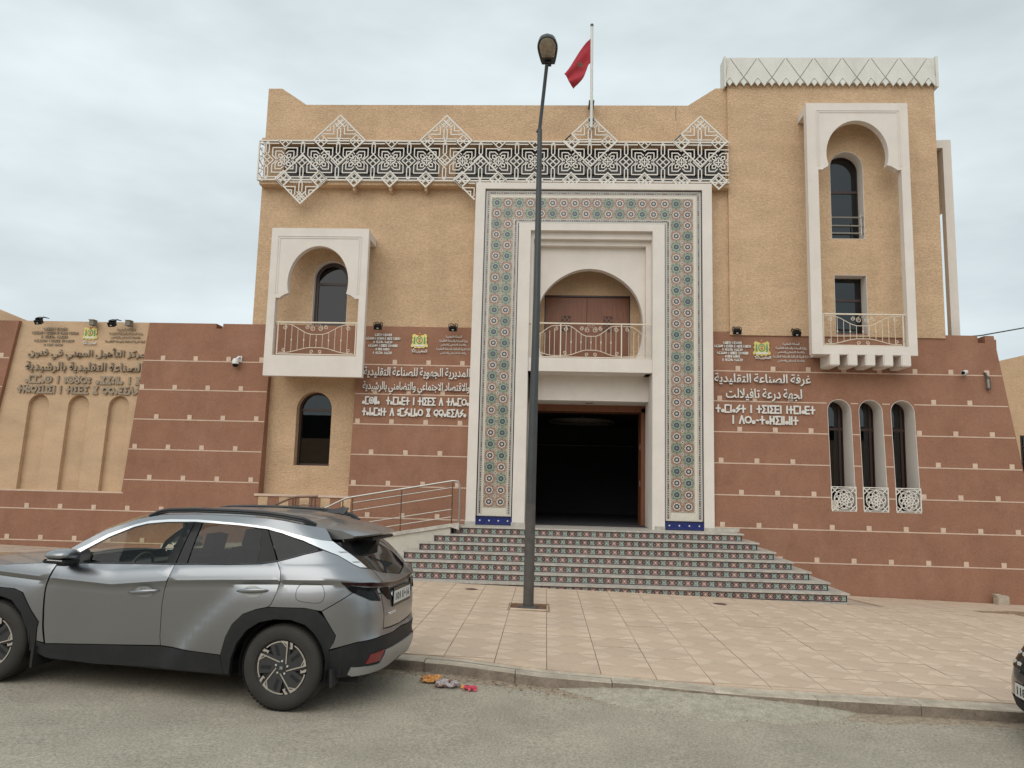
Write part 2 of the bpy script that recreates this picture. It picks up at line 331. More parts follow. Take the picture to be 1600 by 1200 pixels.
# far side footway: concrete body, kerb stones, separate paving slabs
def inbed(x, y): return x > 7.6 and 9.4 < y < 15.2 and (x - 7.6) > (15.2 - y) * .9
PV = sheet('pavement', lin(-22, -14, 4) + lin(-13, 14, 108) + lin(15, 40, 5), [lambda x: ky(x) + .1] + lin(9, 15, 24) + [15.2, 16, 17, 18.2, 22], lambda x, y: gz(x, y) - .022, 'joint', keep=lambda x, y: not inbed(x, y - .05))
KB = sheet('kerb', lin(-22, 22, 44), [lambda x: ky(x) + .06, lambda x: ky(x) + .3], lambda x, y: gz(x, y) - .05, 'kerb')
def drop(x):   # the kerb sinks to the road surface at the driveway ramp
    return 0
x = -14.0; n = 0
while x < 12:
    ln = .98; x1 = x + ln; b = B().use('kerb'); e = .004; tz = random.uniform(-.008, .006)
    xs = lin(x + e, x1 - e, 4); vs = []
    for q in xs:
        y = ky(q) + random.uniform(-.004, .004); z = gz(q, y) + tz - .01 - .035 * drop(q)
        vs += [(q, y, zr(q) - .15), (q, y + .0, z - .010), (q, y + .010, z), (q, y + .15, z), (q, y + .15, z - .2)]
    fs = [(i * 5 + k, i * 5 + k + 1, (i + 1) * 5 + k + 1, (i + 1) * 5 + k) for i in range(4) for k in (1, 2, 3)]
    fs += [(0, 1, 2, 3, 4)[::-1], (20, 21, 22, 23, 24)]
    b.add(vs, fs); b.use('kerbface'); b.add([vs[i * 5 + k] for i in range(5) for k in (0, 1)], [(i * 2, i * 2 + 1, i * 2 + 3, i * 2 + 2) for i in range(4)]); b.obj('kerb_stone', KB); x = x1
# slabs
def slab_mesh(w, d, v):
    """one slab with its pale corner quarters cast in: relief of 1 mm"""
    b = B(); b.use('pave'); h = .03
    b.box(-w / 2, w / 2, -d / 2, d / 2, -h, 0)
    b.use('pave2')
    A4 = [(-1, -1), (1, -1), (1, 1), (-1, 1)]; qs = [A4, A4, A4[:3], A4[1:], A4][v % 5]
    for sx, sy in qs:
        cx, cy = sx * w / 2, sy * d / 2; a, c = .33 * w, .27 * d
        P = [(cx - sx * .004, cy - sy * .004), (cx - sx * a * 1.2, cy - sy * .004), (cx - sx * a * 1.0, cy - sy * c * .35), (cx - sx * .16 * w, cy - sy * c * 1.3), (cx - sx * .004, cy - sy * c * 1.5)]
        if sx * sy > 0: P = P[::-1]
        b.face([(p[0], p[1], .0012) for p in P[::-1]])
    me = b.mesh('paving_slab', fix=False); return me
TW, TD = .563, .50
SM = [slab_mesh(TW - .006, TD - .005, v) for v in range(5)]
cells = []; NCUT = [0]
for i in range(-16, 26):
    for j in range(-2, 20):
        cx = -.80 + i * TW; cy = 8.45 + j * TD
        if cy > 17.0: continue
        if cy - TD / 2 < ky(cx) + .235:
            if cy + TD / 2 > ky(cx) + .30 and -6 < cx < 9:      # cut slab along the kerb
                w = TW / 2 - .004; X4 = [cx - w, cx, cx + w]; bq = B().use('pave')
                F = [(q, ky(q) + .245, gz(q, ky(q)) - .0) for q in X4]; K_ = [(q, cy + TD / 2 - .0035, gz(q, cy)) for q in X4[::-1]]
                bq.add(F + K_ + [(p[0], p[1], p[2] - .03) for p in F + K_], [(0, 1, 2, 3, 4, 5)] + [(i, i + 6, (i + 1) % 6 + 6, (i + 1) % 6) for i in range(6)])
                o = put('paving_slab', bq.mesh('cut_slab', fix=False), PV); NCUT[0] += 1
            continue
        if cx > -4.8 and cx < 6.2 and cy > 14.6 + .25: continue                         # stairs
        if cx < -9.4 and cy < 15.6: continue
        if inbed(cx, cy): continue  # bare bed at the right
        if abs(cx + .23) < .32 and abs(cy - 12.35) < .38: continue                        # lamp hole
        cells.append((cx, cy))
def frame_vis(c): return (abs(c[0] - .3) / max(1, c[1]) < .72) and c[1] < 15.3
cells.sort(key=lambda c: (not frame_vis(c), math.hypot(c[0], c[1])))
rest = B(); rest.use('pave')
for k, (cx, cy) in enumerate(cells):
    z = gz(cx, cy); sx_ = (gz(cx + .2, cy) - gz(cx - .2, cy)) / .4; sy_ = (gz(cx, cy + .2) - gz(cx, cy - .2)) / .4
    if k < 300 - NCUT[0]:
        o = bpy.data.objects.new('paving_slab', random.choice(SM)); COL.objects.link(o); o.parent = PV
        o.location = (cx, cy, z + random.uniform(-.003, .003)); o.rotation_euler = (sy_ + random.uniform(-.004, .004), -sx_ + random.uniform(-.004, .004), random.uniform(-.003, .003))
    else:
        w, d = TW / 2 - .004, TD / 2 - .004; rest.use('pave')
        P = [(cx + a * w, cy + c * d) for a, c in ((-1, -1), (1, -1), (1, 1), (-1, 1))]
        rest.add([(p[0], p[1], gz(*p) - .02) for p in P] + [(p[0], p[1], gz(*p)) for p in P], [(4, 5, 6, 7), (0, 1, 5, 4), (1, 2, 6, 5), (2, 3, 7, 6), (3, 0, 4, 7)])
        rest.use('pave2')
        for sx, sy in random.choice([[(1, 1), (-1, -1), (1, -1), (-1, 1)], [(1, 1), (1, -1), (-1, -1)], [(-1, 1), (1, 1), (1, -1)]]):
            c = [(cx + sx * w * f, cy + sy * d * g) for f, g in ((.98, .98), (.45, .98), (.45, .5), (.98, .5))]
            rest.face([(p[0], p[1], gz(*p) + .0015) for p in (c if sx * sy < 0 else c[::-1])])
put('paving_slab', rest.mesh('paving_slabs_far', fix=False), PV, kind='stuff')
# concrete strip behind the kerb
b = B().use('kerb')
xs = lin(-14, 12, 130)
for a, c in zip(xs, xs[1:]):
    b.face([(a, ky(a) + .15, gz(a, 8) - .014), (c, ky(c) + .15, gz(c, 8) - .014), (c, ky(c) + .25, gz(c, 8) - .008), (a, ky(a) + .25, gz(a, 8) - .008)])
put('kerb_backing', b.mesh('kerb_backing', smooth='all', fix=False), KB)
# bare beds and earth
bed = put('bare_bed', sheet('bed_tmp', lin(7.0, 14, 28), lin(9.0, 15.3, 26), lambda x, y: gz(x, y) - .15 + random.uniform(0, .03), 'gravel').data, kind='structure'); bpy.data.objects.remove(bpy.data.objects['bed_tmp'])
b = B().use('soil')
b.box(7.5, 14, 15.20, 15.30, -.5, gz(9, 15) - .004); b.obj('bed_edging', bed)
b = B().use('soil'); n = 24
xs = lin(-16, -9.7, 24); ys = lin(9.9, 15.55, 20)
put('earth_bed', sheet('earth_bed_tmp', xs, ys, lambda x, y: gz(x, y) + .012 + .03 * math.sin(x * 3.1) * math.sin(y * 2.3), 'soil').data, kind='structure'); bpy.data.objects.remove(bpy.data.objects['earth_bed_tmp'])
# rough mortar ramp in the gutter
b = B().use('gravel'); N = 60; M_ = 8; vs = []
for i in range(N + 1):
    q = .1 + 3.0 * i / N; e = math.sin(math.pi * i / N) ** .6
    for j in range(M_ + 1):
        t = j / M_; y = ky(q) - .55 * e * (1 - t) * (1 + .12 * math.sin(q * 9)) + .03 * t
        z = zr(q) - .006 + (.095 * e * t ** 1.2) + random.uniform(0, .014) * e * (j > 0)
        vs.append((q, y, z))
b.add(vs, [(i * (M_ + 1) + j, (i + 1) * (M_ + 1) + j, (i + 1) * (M_ + 1) + j + 1, i * (M_ + 1) + j + 1) for i in range(N) for j in range(M_)])
put('gutter_ramp', b.mesh('gutter_ramp', smooth='all', fix=False), kind='structure')
# gutter dirt and pebbles
b = B().use('dirt'); vs = []
xs = lin(-4, 8, 160)
for q in xs:
    w = .16 + .10 * abs(math.sin(q * 2.3)) + random.uniform(-.03, .05) + (.10 if .0 < q < 3.4 else 0)
    vs += [(q, ky(q) - w, zr(q) - .004), (q, ky(q) - w * .4, zr(q) + .006 + random.uniform(0, .006)), (q, ky(q) + .004, zr(q) + .010)]
b.add(vs, [(i * 3 + j, (i + 1) * 3 + j, (i + 1) * 3 + j + 1, i * 3 + j + 1) for i in range(160) for j in range(2)])
b.use('gravel')
def pebble(b, x, y, z, r):
    p = [(x + r * random.uniform(.6, 1), y, z), (x, y + r * random.uniform(.6, 1), z), (x - r, y, z), (x, y - r, z), (x, y, z + r * random.uniform(.4, .8))]
    b.add(p, [(0, 1, 4), (1, 2, 4), (2, 3, 4), (3, 0, 4)])
for k in range(2600):
    q = random.uniform(-3, 6.5) if k % 3 else random.uniform(.1, 3.2); b.use(random.choice(['gravel', 'dirt', 'kerb'])); pebble(b, q, ky(q) - abs(random.gauss(0, .22)) - .02, zr(q) + .002, random.uniform(.004, .014))
put('gutter_debris', b.mesh('gutter_debris', fix=False), kind='stuff')
# ================================================================ BUILDING
WY = 17.6
BLD = root('government_building', (1, WY, 0), 'Moroccan style office block of ochre and red-brown stucco with tiled portal', 'building')
TOPZ = 5.58
def rf(x, z): return WY - .03 - .06 * (TOPZ - z)      # battered face of the red base
# openings in the red base (x,z)
def red_poly(name, outer, holes):
    b = B().use('red'); b.prism(outer, holes, rf, WY + .32); return b.obj(name, BLD)
niche = rect(-6.52, -4.46, 1.62, 5.0)
redL = [(-6.8 - 0, TOPZ)]
b = B().use('red')
# left part up to the portal, with a niche under the balcony and the ochre panel notch
outer = [(-20, -.3), (-1.75, -.3), (-1.75, TOPZ), (-7.72, TOPZ), (-7.72, 5.46), (-7.88, 5.46), (-7.88, TOPZ), (-9.51, TOPZ), (-9.70, 1.56), (-13.12, 1.56), (-12.72, TOPZ), (-20, TOPZ)]
red_left = red_poly('red_base_wall', outer, [rect(-6.52, -4.46, 1.62, 4.7)])
winR = [archpoly(x0, x0 + .53, 1.57, 4.06) for x0 in (6.27, 6.96, 7.66)]
red_right = red_poly('red_base_wall', [(3.69, -.5), (10.80, -.5), (10.06, TOPZ), (9.86, TOPZ), (9.86, 5.41), (9.70, 5.41), (9.70, TOPZ), (3.69, TOPZ)], winR)
b = B().use('red'); b.box(10.0, 10.3, WY + .3, 27, -.5, TOPZ - .02); b.obj('side_wall', BLD)
# joint lines and pale blocks of the red base
courses = [4.66, 3.965, 3.265, 2.565, 1.865, 1.155, .45]
lines = B().use('line'); 
def skipspans(z, wall):
    s = []
    if wall == 'L':
        if 1.5 < z < 4.75: s += [(-6.53, -4.45)]
        if z > 1.5: t = (z - 1.56) / 4.02; s += [(-13.12 + .40 * t - .01, -9.70 + .19 * t + .01)]
    else:
        if 1.57 < z < 4.05: s += [(6.27, 6.80), (6.96, 7.49), (7.66, 8.19)]
    return s
def inside(x, sp): return any(a - .06 < x < c + .06 for a, c in sp)
for wall, (a, c) in (('L', (-19.5, -1.78)), ('R', (3.71, None))):
    for i, z in enumerate(courses):
        if wall == 'R': c = 10.06 + .74 * (TOPZ - z) / 6.08 - .02
        sp = skipspans(z, wall); xs = [a] + [q for s_ in sorted(sp) for q in s_] + [c]
        for p, q in zip(xs[::2], xs[1::2]):
            yy = rf(0, z); lines.obox(((p + q) / 2, yy, z), ((q - p) / 2, 0, 0), (0, .006, 0), (0, 0, .012))
        ph = (-9.08 if i % 2 == 0 else -8.77) if wall == 'L' else 0
        x0 = (-9.08 if i % 2 == 0 else -8.72)
        k = -14
        while x0 + k * .788 < c - .08:
            x = x0 + k * .788; k += 1
            if x < a + .1 or inside(x, sp): continue
            lines.obox((x, rf(0, z + .06), z + .066), (.052, 0, 0), (0, .012, 0), (0, 0, .052))
put('joint_lines_and_blocks', lines.mesh('joint_lines'), red_left, kind='stuff')
# ---- ochre upper walls
up = [(-7.03, 5.5), (-1.60, 5.5), (-1.60, 8.9), (3.55, 8.9), (3.55, 5.5), (4.2, 5.5), (4.2, 11.54), (3.89, 11.54), (3.23, 11.1), (-6.06, 11.1), (-6.69, 11.52), (-7.03, 11.52)]
b = B().use('ochre'); b.prism(up, [rect(-6.52, -2.74, 9.17, 10.07), rect(-2.32, 4.1, 9.17, 10.03), archpoly(-5.58, -4.72, 5.3, 7.28) if 0 else archpoly(-5.62, -4.78, 5.52, 7.16)], WY, WY + .35); uw = b.obj('ochre_wall', BLD)
b = B().use('ochre'); b.box(-7.03, -6.7, WY + .35, 28, -.2, 11.3); b.obj('ochre_side_wall', BLD)
b = B().use('ochre'); b.box(-7.0, 9.0, 27.7, 28, -.2, 11.0); b.obj('rear_wall', BLD)
b = B().use('ground'); b.box(-6.9, 9.0, WY + .35, 27.9, 10.3, 10.5); b.obj('roof', BLD)
b = B().use('ground'); b.box(-20, -7.0, WY + .3, 27.9, 5.0, 5.1); b.obj('roof', BLD)
b = B().use('stripglass'); b.box(-6.6, 4.1, WY + .14, WY + .16, 9.1, 10.1); b.obj('strip_window_glass', BLD)
# tower
TY = WY - .07
tw = [(4.15, 5.5), (8.98, 5.5), (8.98, 12.2), (4.15, 12.2)]
T1 = archpoly(6.50, 7.27, 7.80, 9.93); T2 = rect(6.53, 7.27, 5.52, 6.95)
b = B().use('ochre'); b.prism(tw, [T1, T2], TY, WY + .3); b.obj('tower_wall', BLD)
b = B().use('ochre'); b.box(8.68, 8.98, WY + .3, 24, 5.4, 11.4); b.obj('tower_side_wall', BLD)
b = B().use('ochre'); b.box(4.15, 4.45, WY + .35, 24, 9.4, 10.6); b.obj('tower_side_wall', BLD)
b = B().use('ochre'); b.box(4.45, 8.68, 23.7, 24, 9.4, 10.6); b.obj('tower_rear_wall', BLD)
# cornice of separate panels
CY = TY - .10
co = B().use('cornice'); co.box(4.08, 9.00, CY + .035, TY + 0.0, 11.62, 12.24); co.box(4.06, 4.10, CY - .01, WY + .25, 11.5, 12.26); co.box(8.99, 9.05, CY - .01, WY + .25, 11.5, 12.26)
cor = co.obj('cornice', BLD)
P_ = .6613; zt, zm, zl = 12.235, 11.735, 11.50
def cpanel(pts, x, name='cornice_panel', th=.03):
    b = B().use('cornice'); c = (sum(p[0] for p in pts) / len(pts), sum(p[1] for p in pts) / len(pts))
    q = []
    for i, p in enumerate(pts):
        d = Vector((c[0] - p[0], c[1] - p[1])); l = d.length; q.append((p[0] + d.x / l * .014 + x, p[1] + d.y / l * .014))
    q = [(min(8.985, max(4.105, a)), z) for a, z in q]
    b.prism(q, [], CY, CY + th); return b.obj(name, cor)
h = P_ / 2; dz = (zm - zl) / 2
for k in range(8):
    x = 4.19 + k * P_
    if k < 7: cpanel([(0, zt), (P_, zt), (h, zm)], x)
    cpanel([(0, zt), (h, zm), (h - h / 3.4, zm - dz), (h * .5, zl), (h * .28, zl + dz * .9), (0, zm), (-h * .28, zl + dz * .9), (-h * .5, zl), (-h + h / 3.4, zm - dz), (-h, zm)], x)
    cpanel([(0, zm - .02), (h * .25, zm - dz), (0, zl), (-h * .25, zm - dz)], x)
    if k < 7: cpanel([(h, zm - .02), (h + h * .25, zm - dz), (h, zl), (h - h * .25, zm - dz)], x)
# crack
b = B().use('dark'); b.box(2.938, 2.946, WY - .003, WY + .01, 10.72, 11.05); b.obj('wall_crack', uw)
# ---- left ochre panel with three blind arches
arches = [archpoly(a, c, 1.585, 3.81) for a, c in ((-12.26, -11.76), (-11.29, -10.78), (-10.31, -9.82))]
PY = lambda x, z: rf(x, z) + .10
b = B().use('ochre2'); b.prism([(-13.2, 1.5), (-9.6, 1.5), (-9.42, 5.60), (-12.78, 5.60)], arches, PY, WY + .45); pan = b.obj('ochre_panel', BLD)
b = B().use('ochre2'); b.prism([(-12.6, 1.5), (-9.7, 1.5), (-9.7, 4.0), (-12.6, 4.0)], [], lambda x, z: rf(x, z) + .22, WY + .5); b.obj('blind_arch_back', pan)
b = B().use('ochre2'); b.prism([(-22, 5.0), (-12.2, 5.0), (-12.2, 5.62), (-12.75, 5.62), (-13.9, 6.05), (-22, 6.05)], [], WY + .5, WY + .8); b.obj('rear_parapet', BLD)
b = B().use('line'); b.box(-13.15, -9.66, rf(0, 1.55) - .004, rf(0, 1.55) + .11, 1.545, 1.575); b.obj('panel_sill', pan)
# ---- niche under the left balcony
b = B().use('ochre'); b.prism(rect(-6.7, -4.3, 1.4, 4.9), [archpoly(-5.86, -5.03, 2.29, 4.01)], WY + .06, WY + .42); nb = b.obj('niche_wall', BLD)
b = B().use('line'); b.box(-6.60, -4.42, rf(0, 1.6) - .03, WY + .05, 1.575, 1.625); b.obj('niche_sill', nb)
for k, x in enumerate((-6.50, -5.96, -5.43, -4.90, -4.55)):
    pass
for x in (-6.50, -6.02, -5.55, -5.07, -4.60):
    b = B().use('ochre'); b.prism(rect(x, x + .215, .95, 1.56), [], lambda x, z: rf(x, z) - .015, WY); b.obj('pilaster_block', nb)
# ---- windows: frame, pane, transom
def window(outline, y, name='window', transoms=(), mull=(), fw=.05, gl='glass_win', back=True):
    xs = [p[0] for p in outline]; zs = [p[1] for p in outline]; x0, x1, z0, z1 = min(xs), max(xs), min(zs), max(zs)
    cx, cz = (x0 + x1) / 2, (z0 + z1) / 2
    arched = len(outline) > 4
    e = .03; oo = archpoly(x0 - e, x1 + e, z0 - e, z1 + e) if arched else rect(x0 - e, x1 + e, z0 - e, z1 + e)
    ii = archpoly(x0 + fw, x1 - fw, z0 + fw, z1 - fw) if arched else rect(x0 + fw, x1 - fw, z0 + fw, z1 - fw)
    b = B().use('brown'); b.prism(oo, [ii], y, y + .06)
    for t in transoms: b.box(x0 + fw, x1 - fw, y + .005, y + .05, t - .03, t + .03)
    for t in mull: b.box(t - .025, t + .025, y + .006, y + .049, z0 + fw, z1 - fw)
    f = b.obj(name, BLD)
    b = B().use(gl); b.face([(x0, y + .03, z0), (x1, y + .03, z0), (x1, y + .03, z1), (x0, y + .03, z1)]); b.obj('pane', f)
    b = B().use('dark'); b.box(x0 - .3, x1 + .3, y + .5, y + .52, z0 - .2, z1 + .2); b.obj('blind', f)  # dark sheet behind the pane, standing in for the unlit room
    return f
window(archpoly(-5.86, -5.03, 2.29, 4.01), WY + .28, transoms=(3.6,))
window(archpoly(-5.58, -4.82, 5.54, 7.10), WY + .14, transoms=(6.62,), gl='glass_dark')
window(archpoly(6.45, 7.30, 7.75, 9.95), WY + .24, transoms=(9.05,))
window(rect(6.50, 7.30, 5.45, 6.98), WY + .24, transoms=(6.42,))
for x0 in (6.27, 6.96, 7.66): window(archpoly(x0 - .02, x0 + .55, 2.0, 4.09), WY + .34, transoms=(3.42,), mull=(x0 + .44,))
# white reveals
def reveal(outline, y0, y1, t=.012, key='white', e=.003):
    b = B().use(key); xs = [p[0] for p in outline]; zs = [p[1] for p in outline]; x0, x1, z0, z1 = min(xs), max(xs), min(zs), max(zs)
    f = archpoly if len(outline) > 4 else rect
    b.prism(f(x0 + e, x1 - e, z0 + e, z1 - e), [f(x0 + t, x1 - t, z0 + t, z1 - t)], y0, y1); return b.obj('window_reveal', BLD)
reveal(T1, TY - .004, WY + .30); reveal(T2, TY - .004, WY + .30)
for x0 in (6.27, 6.96, 7.66):
    reveal(archpoly(x0, x0 + .53, 1.57, 4.06), lambda x, z: rf(x, z) - .004, WY + .36)
reveal(archpoly(-5.62, -4.78, 5.52, 7.16), WY - .004, WY + .2)
# perforated guards in the three windows
def petal(cx, cz, ang, r0, r1, w):
    c, s_ = math.cos(ang), math.sin(ang); P = [(r0, 0), ((r0 + r1) / 2, w), (r1, 0), ((r0 + r1) / 2, -w)]
    return [(cx + a * c - d * s_, cz + a * s_ + d * c) for a, d in P]
for x0 in (6.27, 6.96, 7.66):
    xa, xb, za, zb = x0 - .01, x0 + .54, 1.56, 2.11; cx, cz = (xa + xb) / 2, (za + zb) / 2; y = rf(0, 1.8) - .012
    b = B().use('lattice'); b.prism(rect(xa, xb, za, zb), [rect(xa + .018, xb - .018, za + .018, zb - .018)], y, y + .03)
    for r_ in (.215, .115, .035): b.prism(arc(cx, cz, r_, 0, 345, 23), [arc(cx, cz, r_ - .014, 0, 345, 23)], y + .001, y + .028)
    for k in range(8):
        a = k * math.pi / 4; a2 = a + math.pi / 8; P_1 = lambda r_, t: (cx + r_ * math.cos(t), cz + r_ * math.sin(t))
        b.bar(P_1(.03, a), P_1(.075, a2), .013, y, y + .028); b.bar(P_1(.075, a2), P_1(.11, a), .013, y, y + .028); b.bar(P_1(.03, a), P_1(.075, a - math.pi / 8), .013, y, y + .028); b.bar(P_1(.075, a - math.pi / 8), P_1(.11, a), .013, y, y + .028)
        b.bar(P_1(.11, a), P_1(.165, a2), .014, y, y + .028); b.bar(P_1(.165, a2), P_1(.21, a), .014, y, y + .028); b.bar(P_1(.11, a), P_1(.165, a - math.pi / 8), .014, y, y + .028); b.bar(P_1(.165, a - math.pi / 8), P_1(.21, a), .014, y, y + .028)
    for sx in (-1, 1):
        for sz in (-1, 1): b.bar((cx + sx * .15, cz + sz * .15), (cx + sx * .262, cz + sz * .262), .016, y, y + .028); b.bar((cx + sx * .262, cz + sz * .12), (cx + sx * .12, cz + sz * .262), .014, y, y + .028)
    for z in (za + .045, zb - .045): b.box(xa + .01, xb - .01, y + .002, y + .027, z - .005, z + .005)
    b.obj('perforated_guard', BLD)
# three rail bars in the upper tower window
b = B().use('steel')
for z in (7.95, 8.13, 8.33): b.tube([(6.50, TY + .03, z), (7.26, TY + .03, z)], .018)
b.tube([(7.2, TY + .03, 7.90), (7.2, TY + .03, 8.40)], .016); b.obj('window_rail', BLD)
# ---- balconies
def keyhole(xa, xb, cx, cz, r, zs, zb, n=26, rz=.85):
    """opening: rectangle up to zs, little scallops, then a horseshoe arch"""
    a0 = math.degrees(math.asin((zs + .11 - cz) / rz)); pts = [(xa, zb), (xb, zb), (xb, zs)]
    ex = r * math.cos(R(a0)); st = (xb - cx - ex)
    pts += [(xb - st * .30, zs - .005), (xb - st * .42, zs + .03), (xb - st * .72, zs + .085), (cx + ex + .01, zs + .105)]
    pts += arc(cx, cz, r, a0, 180 - a0, n, rz)
    pts += [(cx - ex - .01, zs + .105), (xa + st * .72, zs + .085), (xa + st * .42, zs + .03), (xa + st * .30, zs - .005), (xa, zs)]
    return pts
def frame_grooves(par, x0, x1, z1, y, zlow):
    b = B().use('white')
    for k, e in enumerate((0, .045)):
        b.box(x0 + e, x1 - e, y - .012, y + .01, z1 - e - .018, z1 - e); b.box(x0 + e, x0 + e + .015, y - .012, y + .01, zlow, z1 - e - .018); b.box(x1 - e - .015, x1 - e, y - .012, y + .01, zlow, z1 - e - .018)
    b.obj('moulding', par)
FY = 16.8
b = B().use('white'); b.prism(rect(-6.40, -4.15, 4.26, 7.69), [keyhole(-6.22, -4.31, -5.27, 6.42, .70, 6.05, 4.73)], FY, FY + .16); bal = b.obj('balcony', BLD)
b = B().use('white'); b.box(-6.39, -4.16, FY + .16, WY - .005, 7.50, 7.68); b.box(-6.24, -4.30, FY + .16, WY, 4.40, 4.62); b.obj('balcony_slab', bal)
frame_grooves(bal, -6.25, -4.31, 7.51, FY, 6.15)
FT = 16.9
b = B().use('white'); b.prism(rect(5.78, 8.05, 4.98, 10.81), [keyhole(6.02, 7.86, 6.90, 9.60, .69, 9.22, 5.17, rz=.79)], FT, FT + .18); tb = b.obj('balcony', BLD)
b = B().use('white'); b.box(5.79, 8.04, FT + .18, TY - .004, 10.62, 10.80); b.box(5.95, 7.9, FT + .18, TY - .004, 5.0, 5.15); b.obj('balcony_slab', tb)
b = B().use('lens'); b.lathe([(.001, 10.60), (.06, 10.60), (.065, 10.615)], 16, c=(6.9, 17.2, 0)); b.obj('ceiling_light', tb)
frame_grooves(tb, 6.0, 7.87, 10.64, FT, 9.3)
for k in range(5):
    x = 6.16 + k * .382
    b = B().use('white'); b.box(x, x + .21, FT - .015, TY, 4.73, 5.03); b.obj('corbel', tb, bevel=.02)
# balcony on the tower's right flank, seen edge on
b = B().use('white'); b.box(9.49, 9.69, 18.25, 18.42, 4.9, 10.57); b.box(9.49, 9.69, 19.9, 20.07, 4.9, 10.57); b.box(9.495, 9.685, 18.42, 19.9, 8.9, 10.565); b.box(9.495, 9.685, 18.42, 19.9, 4.9, 5.6); b.box(8.97, 9.49, 18.25, 20.07, 10.36, 10.56); b.box(8.97, 9.49, 18.25, 20.07, 4.95, 5.15)
b.obj('balcony', BLD)
def spiral(cx, cz, r, a0, turns, sgn=1, n=14):
    return [(cx + r * (1 - .75 * i / n) * math.cos(R(a0) + sgn * turns * 2 * math.pi * i / n), cz + r * (1 - .75 * i / n) * math.sin(R(a0) + sgn * turns * 2 * math.pi * i / n)) for i in range(n + 1)]
def railing(x0, x1, z0, z1, y, posts, centres, parent):
    b = B().use('iron'); t = lambda pts, r=.008: b.tube([(p[0], y, p[1]) for p in pts], r, 5)
    b.box(x0 - .04, x1 + .04, y - .016, y + .016, z1 - .03, z1); b.box(x0, x1, y - .012, y + .012, z0, z0 + .022)
    for p in posts: b.box(p - .013, p + .013, y - .013, y + .013, z0, z1 - .02)
    H = z1 - z0
    for c, w in centres:
        top = lambda d: z0 + H * (.62 + .30 * sm(abs(d) / w, .12, .8)); bot = lambda d: z0 + H * (.22 - .16 * sm(abs(d) / w, .12, .85))
        for f in (top, bot): t([(c + w * k / 14, f(w * k / 14)) for k in range(-14, 15)], .009)
        n = 11
        for k in range(-n // 2 + 1, n // 2 + 1):
            d = w * .92 * k / (n / 2); t([(c + d, bot(d)), (c + d, top(d))], .0065)
            if k % 2 == 0: b.box(c + d - .012, c + d + .012, y - .012, y + .012, z0 + H * .42, z0 + H * .47)
        for s_ in (-1, 1):
            t(spiral(c + s_ * .085, z0 + H * .80, .062, 90, 1.4, -s_)); t(spiral(c + s_ * .22, z0 + H * .84, .05, 90, 1.3, s_)); t(spiral(c + s_ * w * .86, z0 + H * .82, .055, 90, 1.3, s_))
            t(spiral(c + s_ * .09, z0 + H * .10, .045, -90, 1.2, s_)); t(spiral(c + s_ * w * .88, z0 + H * .14, .045, -90, 1.2, -s_))
        b.lathe([(.030, -.006), (.036, 0), (.030, .006)], 12, 'Y', (c - .05, y, z0 + H * .9)); b.lathe([(.030, -.006), (.036, 0), (.030, .006)], 12, 'Y', (c + .05, y, z0 + H * .9))
    return b.obj('balcony_railing', parent)
railing(-6.17, -4.33, 4.76, 5.52, FY + .10, (-6.15, -4.36), ((-5.26, .85),), bal)
railing(6.05, 7.83, 5.19, 5.92, FT + .10, (6.07, 7.80), ((6.93, .83),), tb)
# ---- portal
PF = 17.25
def ushape(x0, x1, zt, z0, w, wt=None):
    wt = wt or w; return [(x0, z0), (x0 + w, z0), (x0 + w, zt - wt), (x1 - w, zt - wt), (x1 - w, z0), (x1, z0), (x1, zt), (x0, zt)]
PZ = 1.065
b = B().use('white'); b.prism(ushape(-1.775, 3.705, 9.0, PZ, .22, .15), [], PF, WY + .36); por = b.obj('portal', BLD)
b = B().use('t_white'); b.prism(ushape(-1.57, 3.50, 8.86, PZ, .85, .87), [], PF + .07, WY + .36); zp = b.obj('tile_panel', por)
b = B().use('white'); b.prism(ushape(-.74, 2.625, 8.02, PZ, .275, .17), [], PF, WY + .9); b.obj('inner_frame', por)
b = B().use('white'); b.prism(ushape(-.47, 2.42, 7.86, 4.55, .075, .17), [], PF + .13, WY + .9); b.prism(ushape(-.40, 2.35, 7.70, 4.55, .12, .13), [], PF + .26, WY + .9); b.obj('moulding', por)
b = B().use('white')
ar = spline([(1.05, -1.0), (1.19, -.62), (1.245, -.2), (1.21, .2), (1.09, .55), (.86, .84), (.56, 1.05), (.26, 1.17), (0, 1.20)], 4); ar += [(-x, z) for x, z in ar[::-1][1:]]
AC = (.94, 5.86)
b.prism(rect(-.42, 2.37, 4.86, 7.6), [[(AC[0] + x, AC[1] + z) for x, z in ar]], PF + .42, PF + .64); b.obj('horseshoe_arch', por)
b = B().use('white'); b.box(-.465, 2.415, PF + .05, 18.7, 4.55, 4.86); b.obj('balcony_floor', por)
railing(-.42, 2.38, 4.88, 5.69, PF + .12, (-.40, .27, 1.66, 2.36), ((.965, .69), (2.35, .69)), por) if 0 else None
rl = B()
pr = railing(-.42, 2.38, 4.88, 5.69, PF + .12, (-.40, .27, 1.66, 2.36), ((.965, .68),), por)
for c in (-.42, 2.38):
    b = B().use('iron'); y = PF + .12; s_ = 1 if c < 0 else -1
    for k in range(1, 6): x = c + s_ * .11 * k; f = k / 6; b.tube([(x, y, 4.90 + .10 * (1 - f)), (x, y, 5.32 + .28 * f)], .0065, 5)
    b.tube([(c + s_ * .68 * k / 10, y, 5.34 + .28 * sm(k / 10, .05, .8)) for k in range(11)], .009, 5); b.tube([(c + s_ * .68 * k / 10, y, 5.02 - .1 * sm(k / 10, .05, .8)) for k in range(11)], .009, 5)
    b.tube([(p[0], y, p[1]) for p in spiral(c + s_ * .58, 5.55, .05, 90, 1.3, -s_)], .007, 5)
    b.obj('railing_scroll', pr)
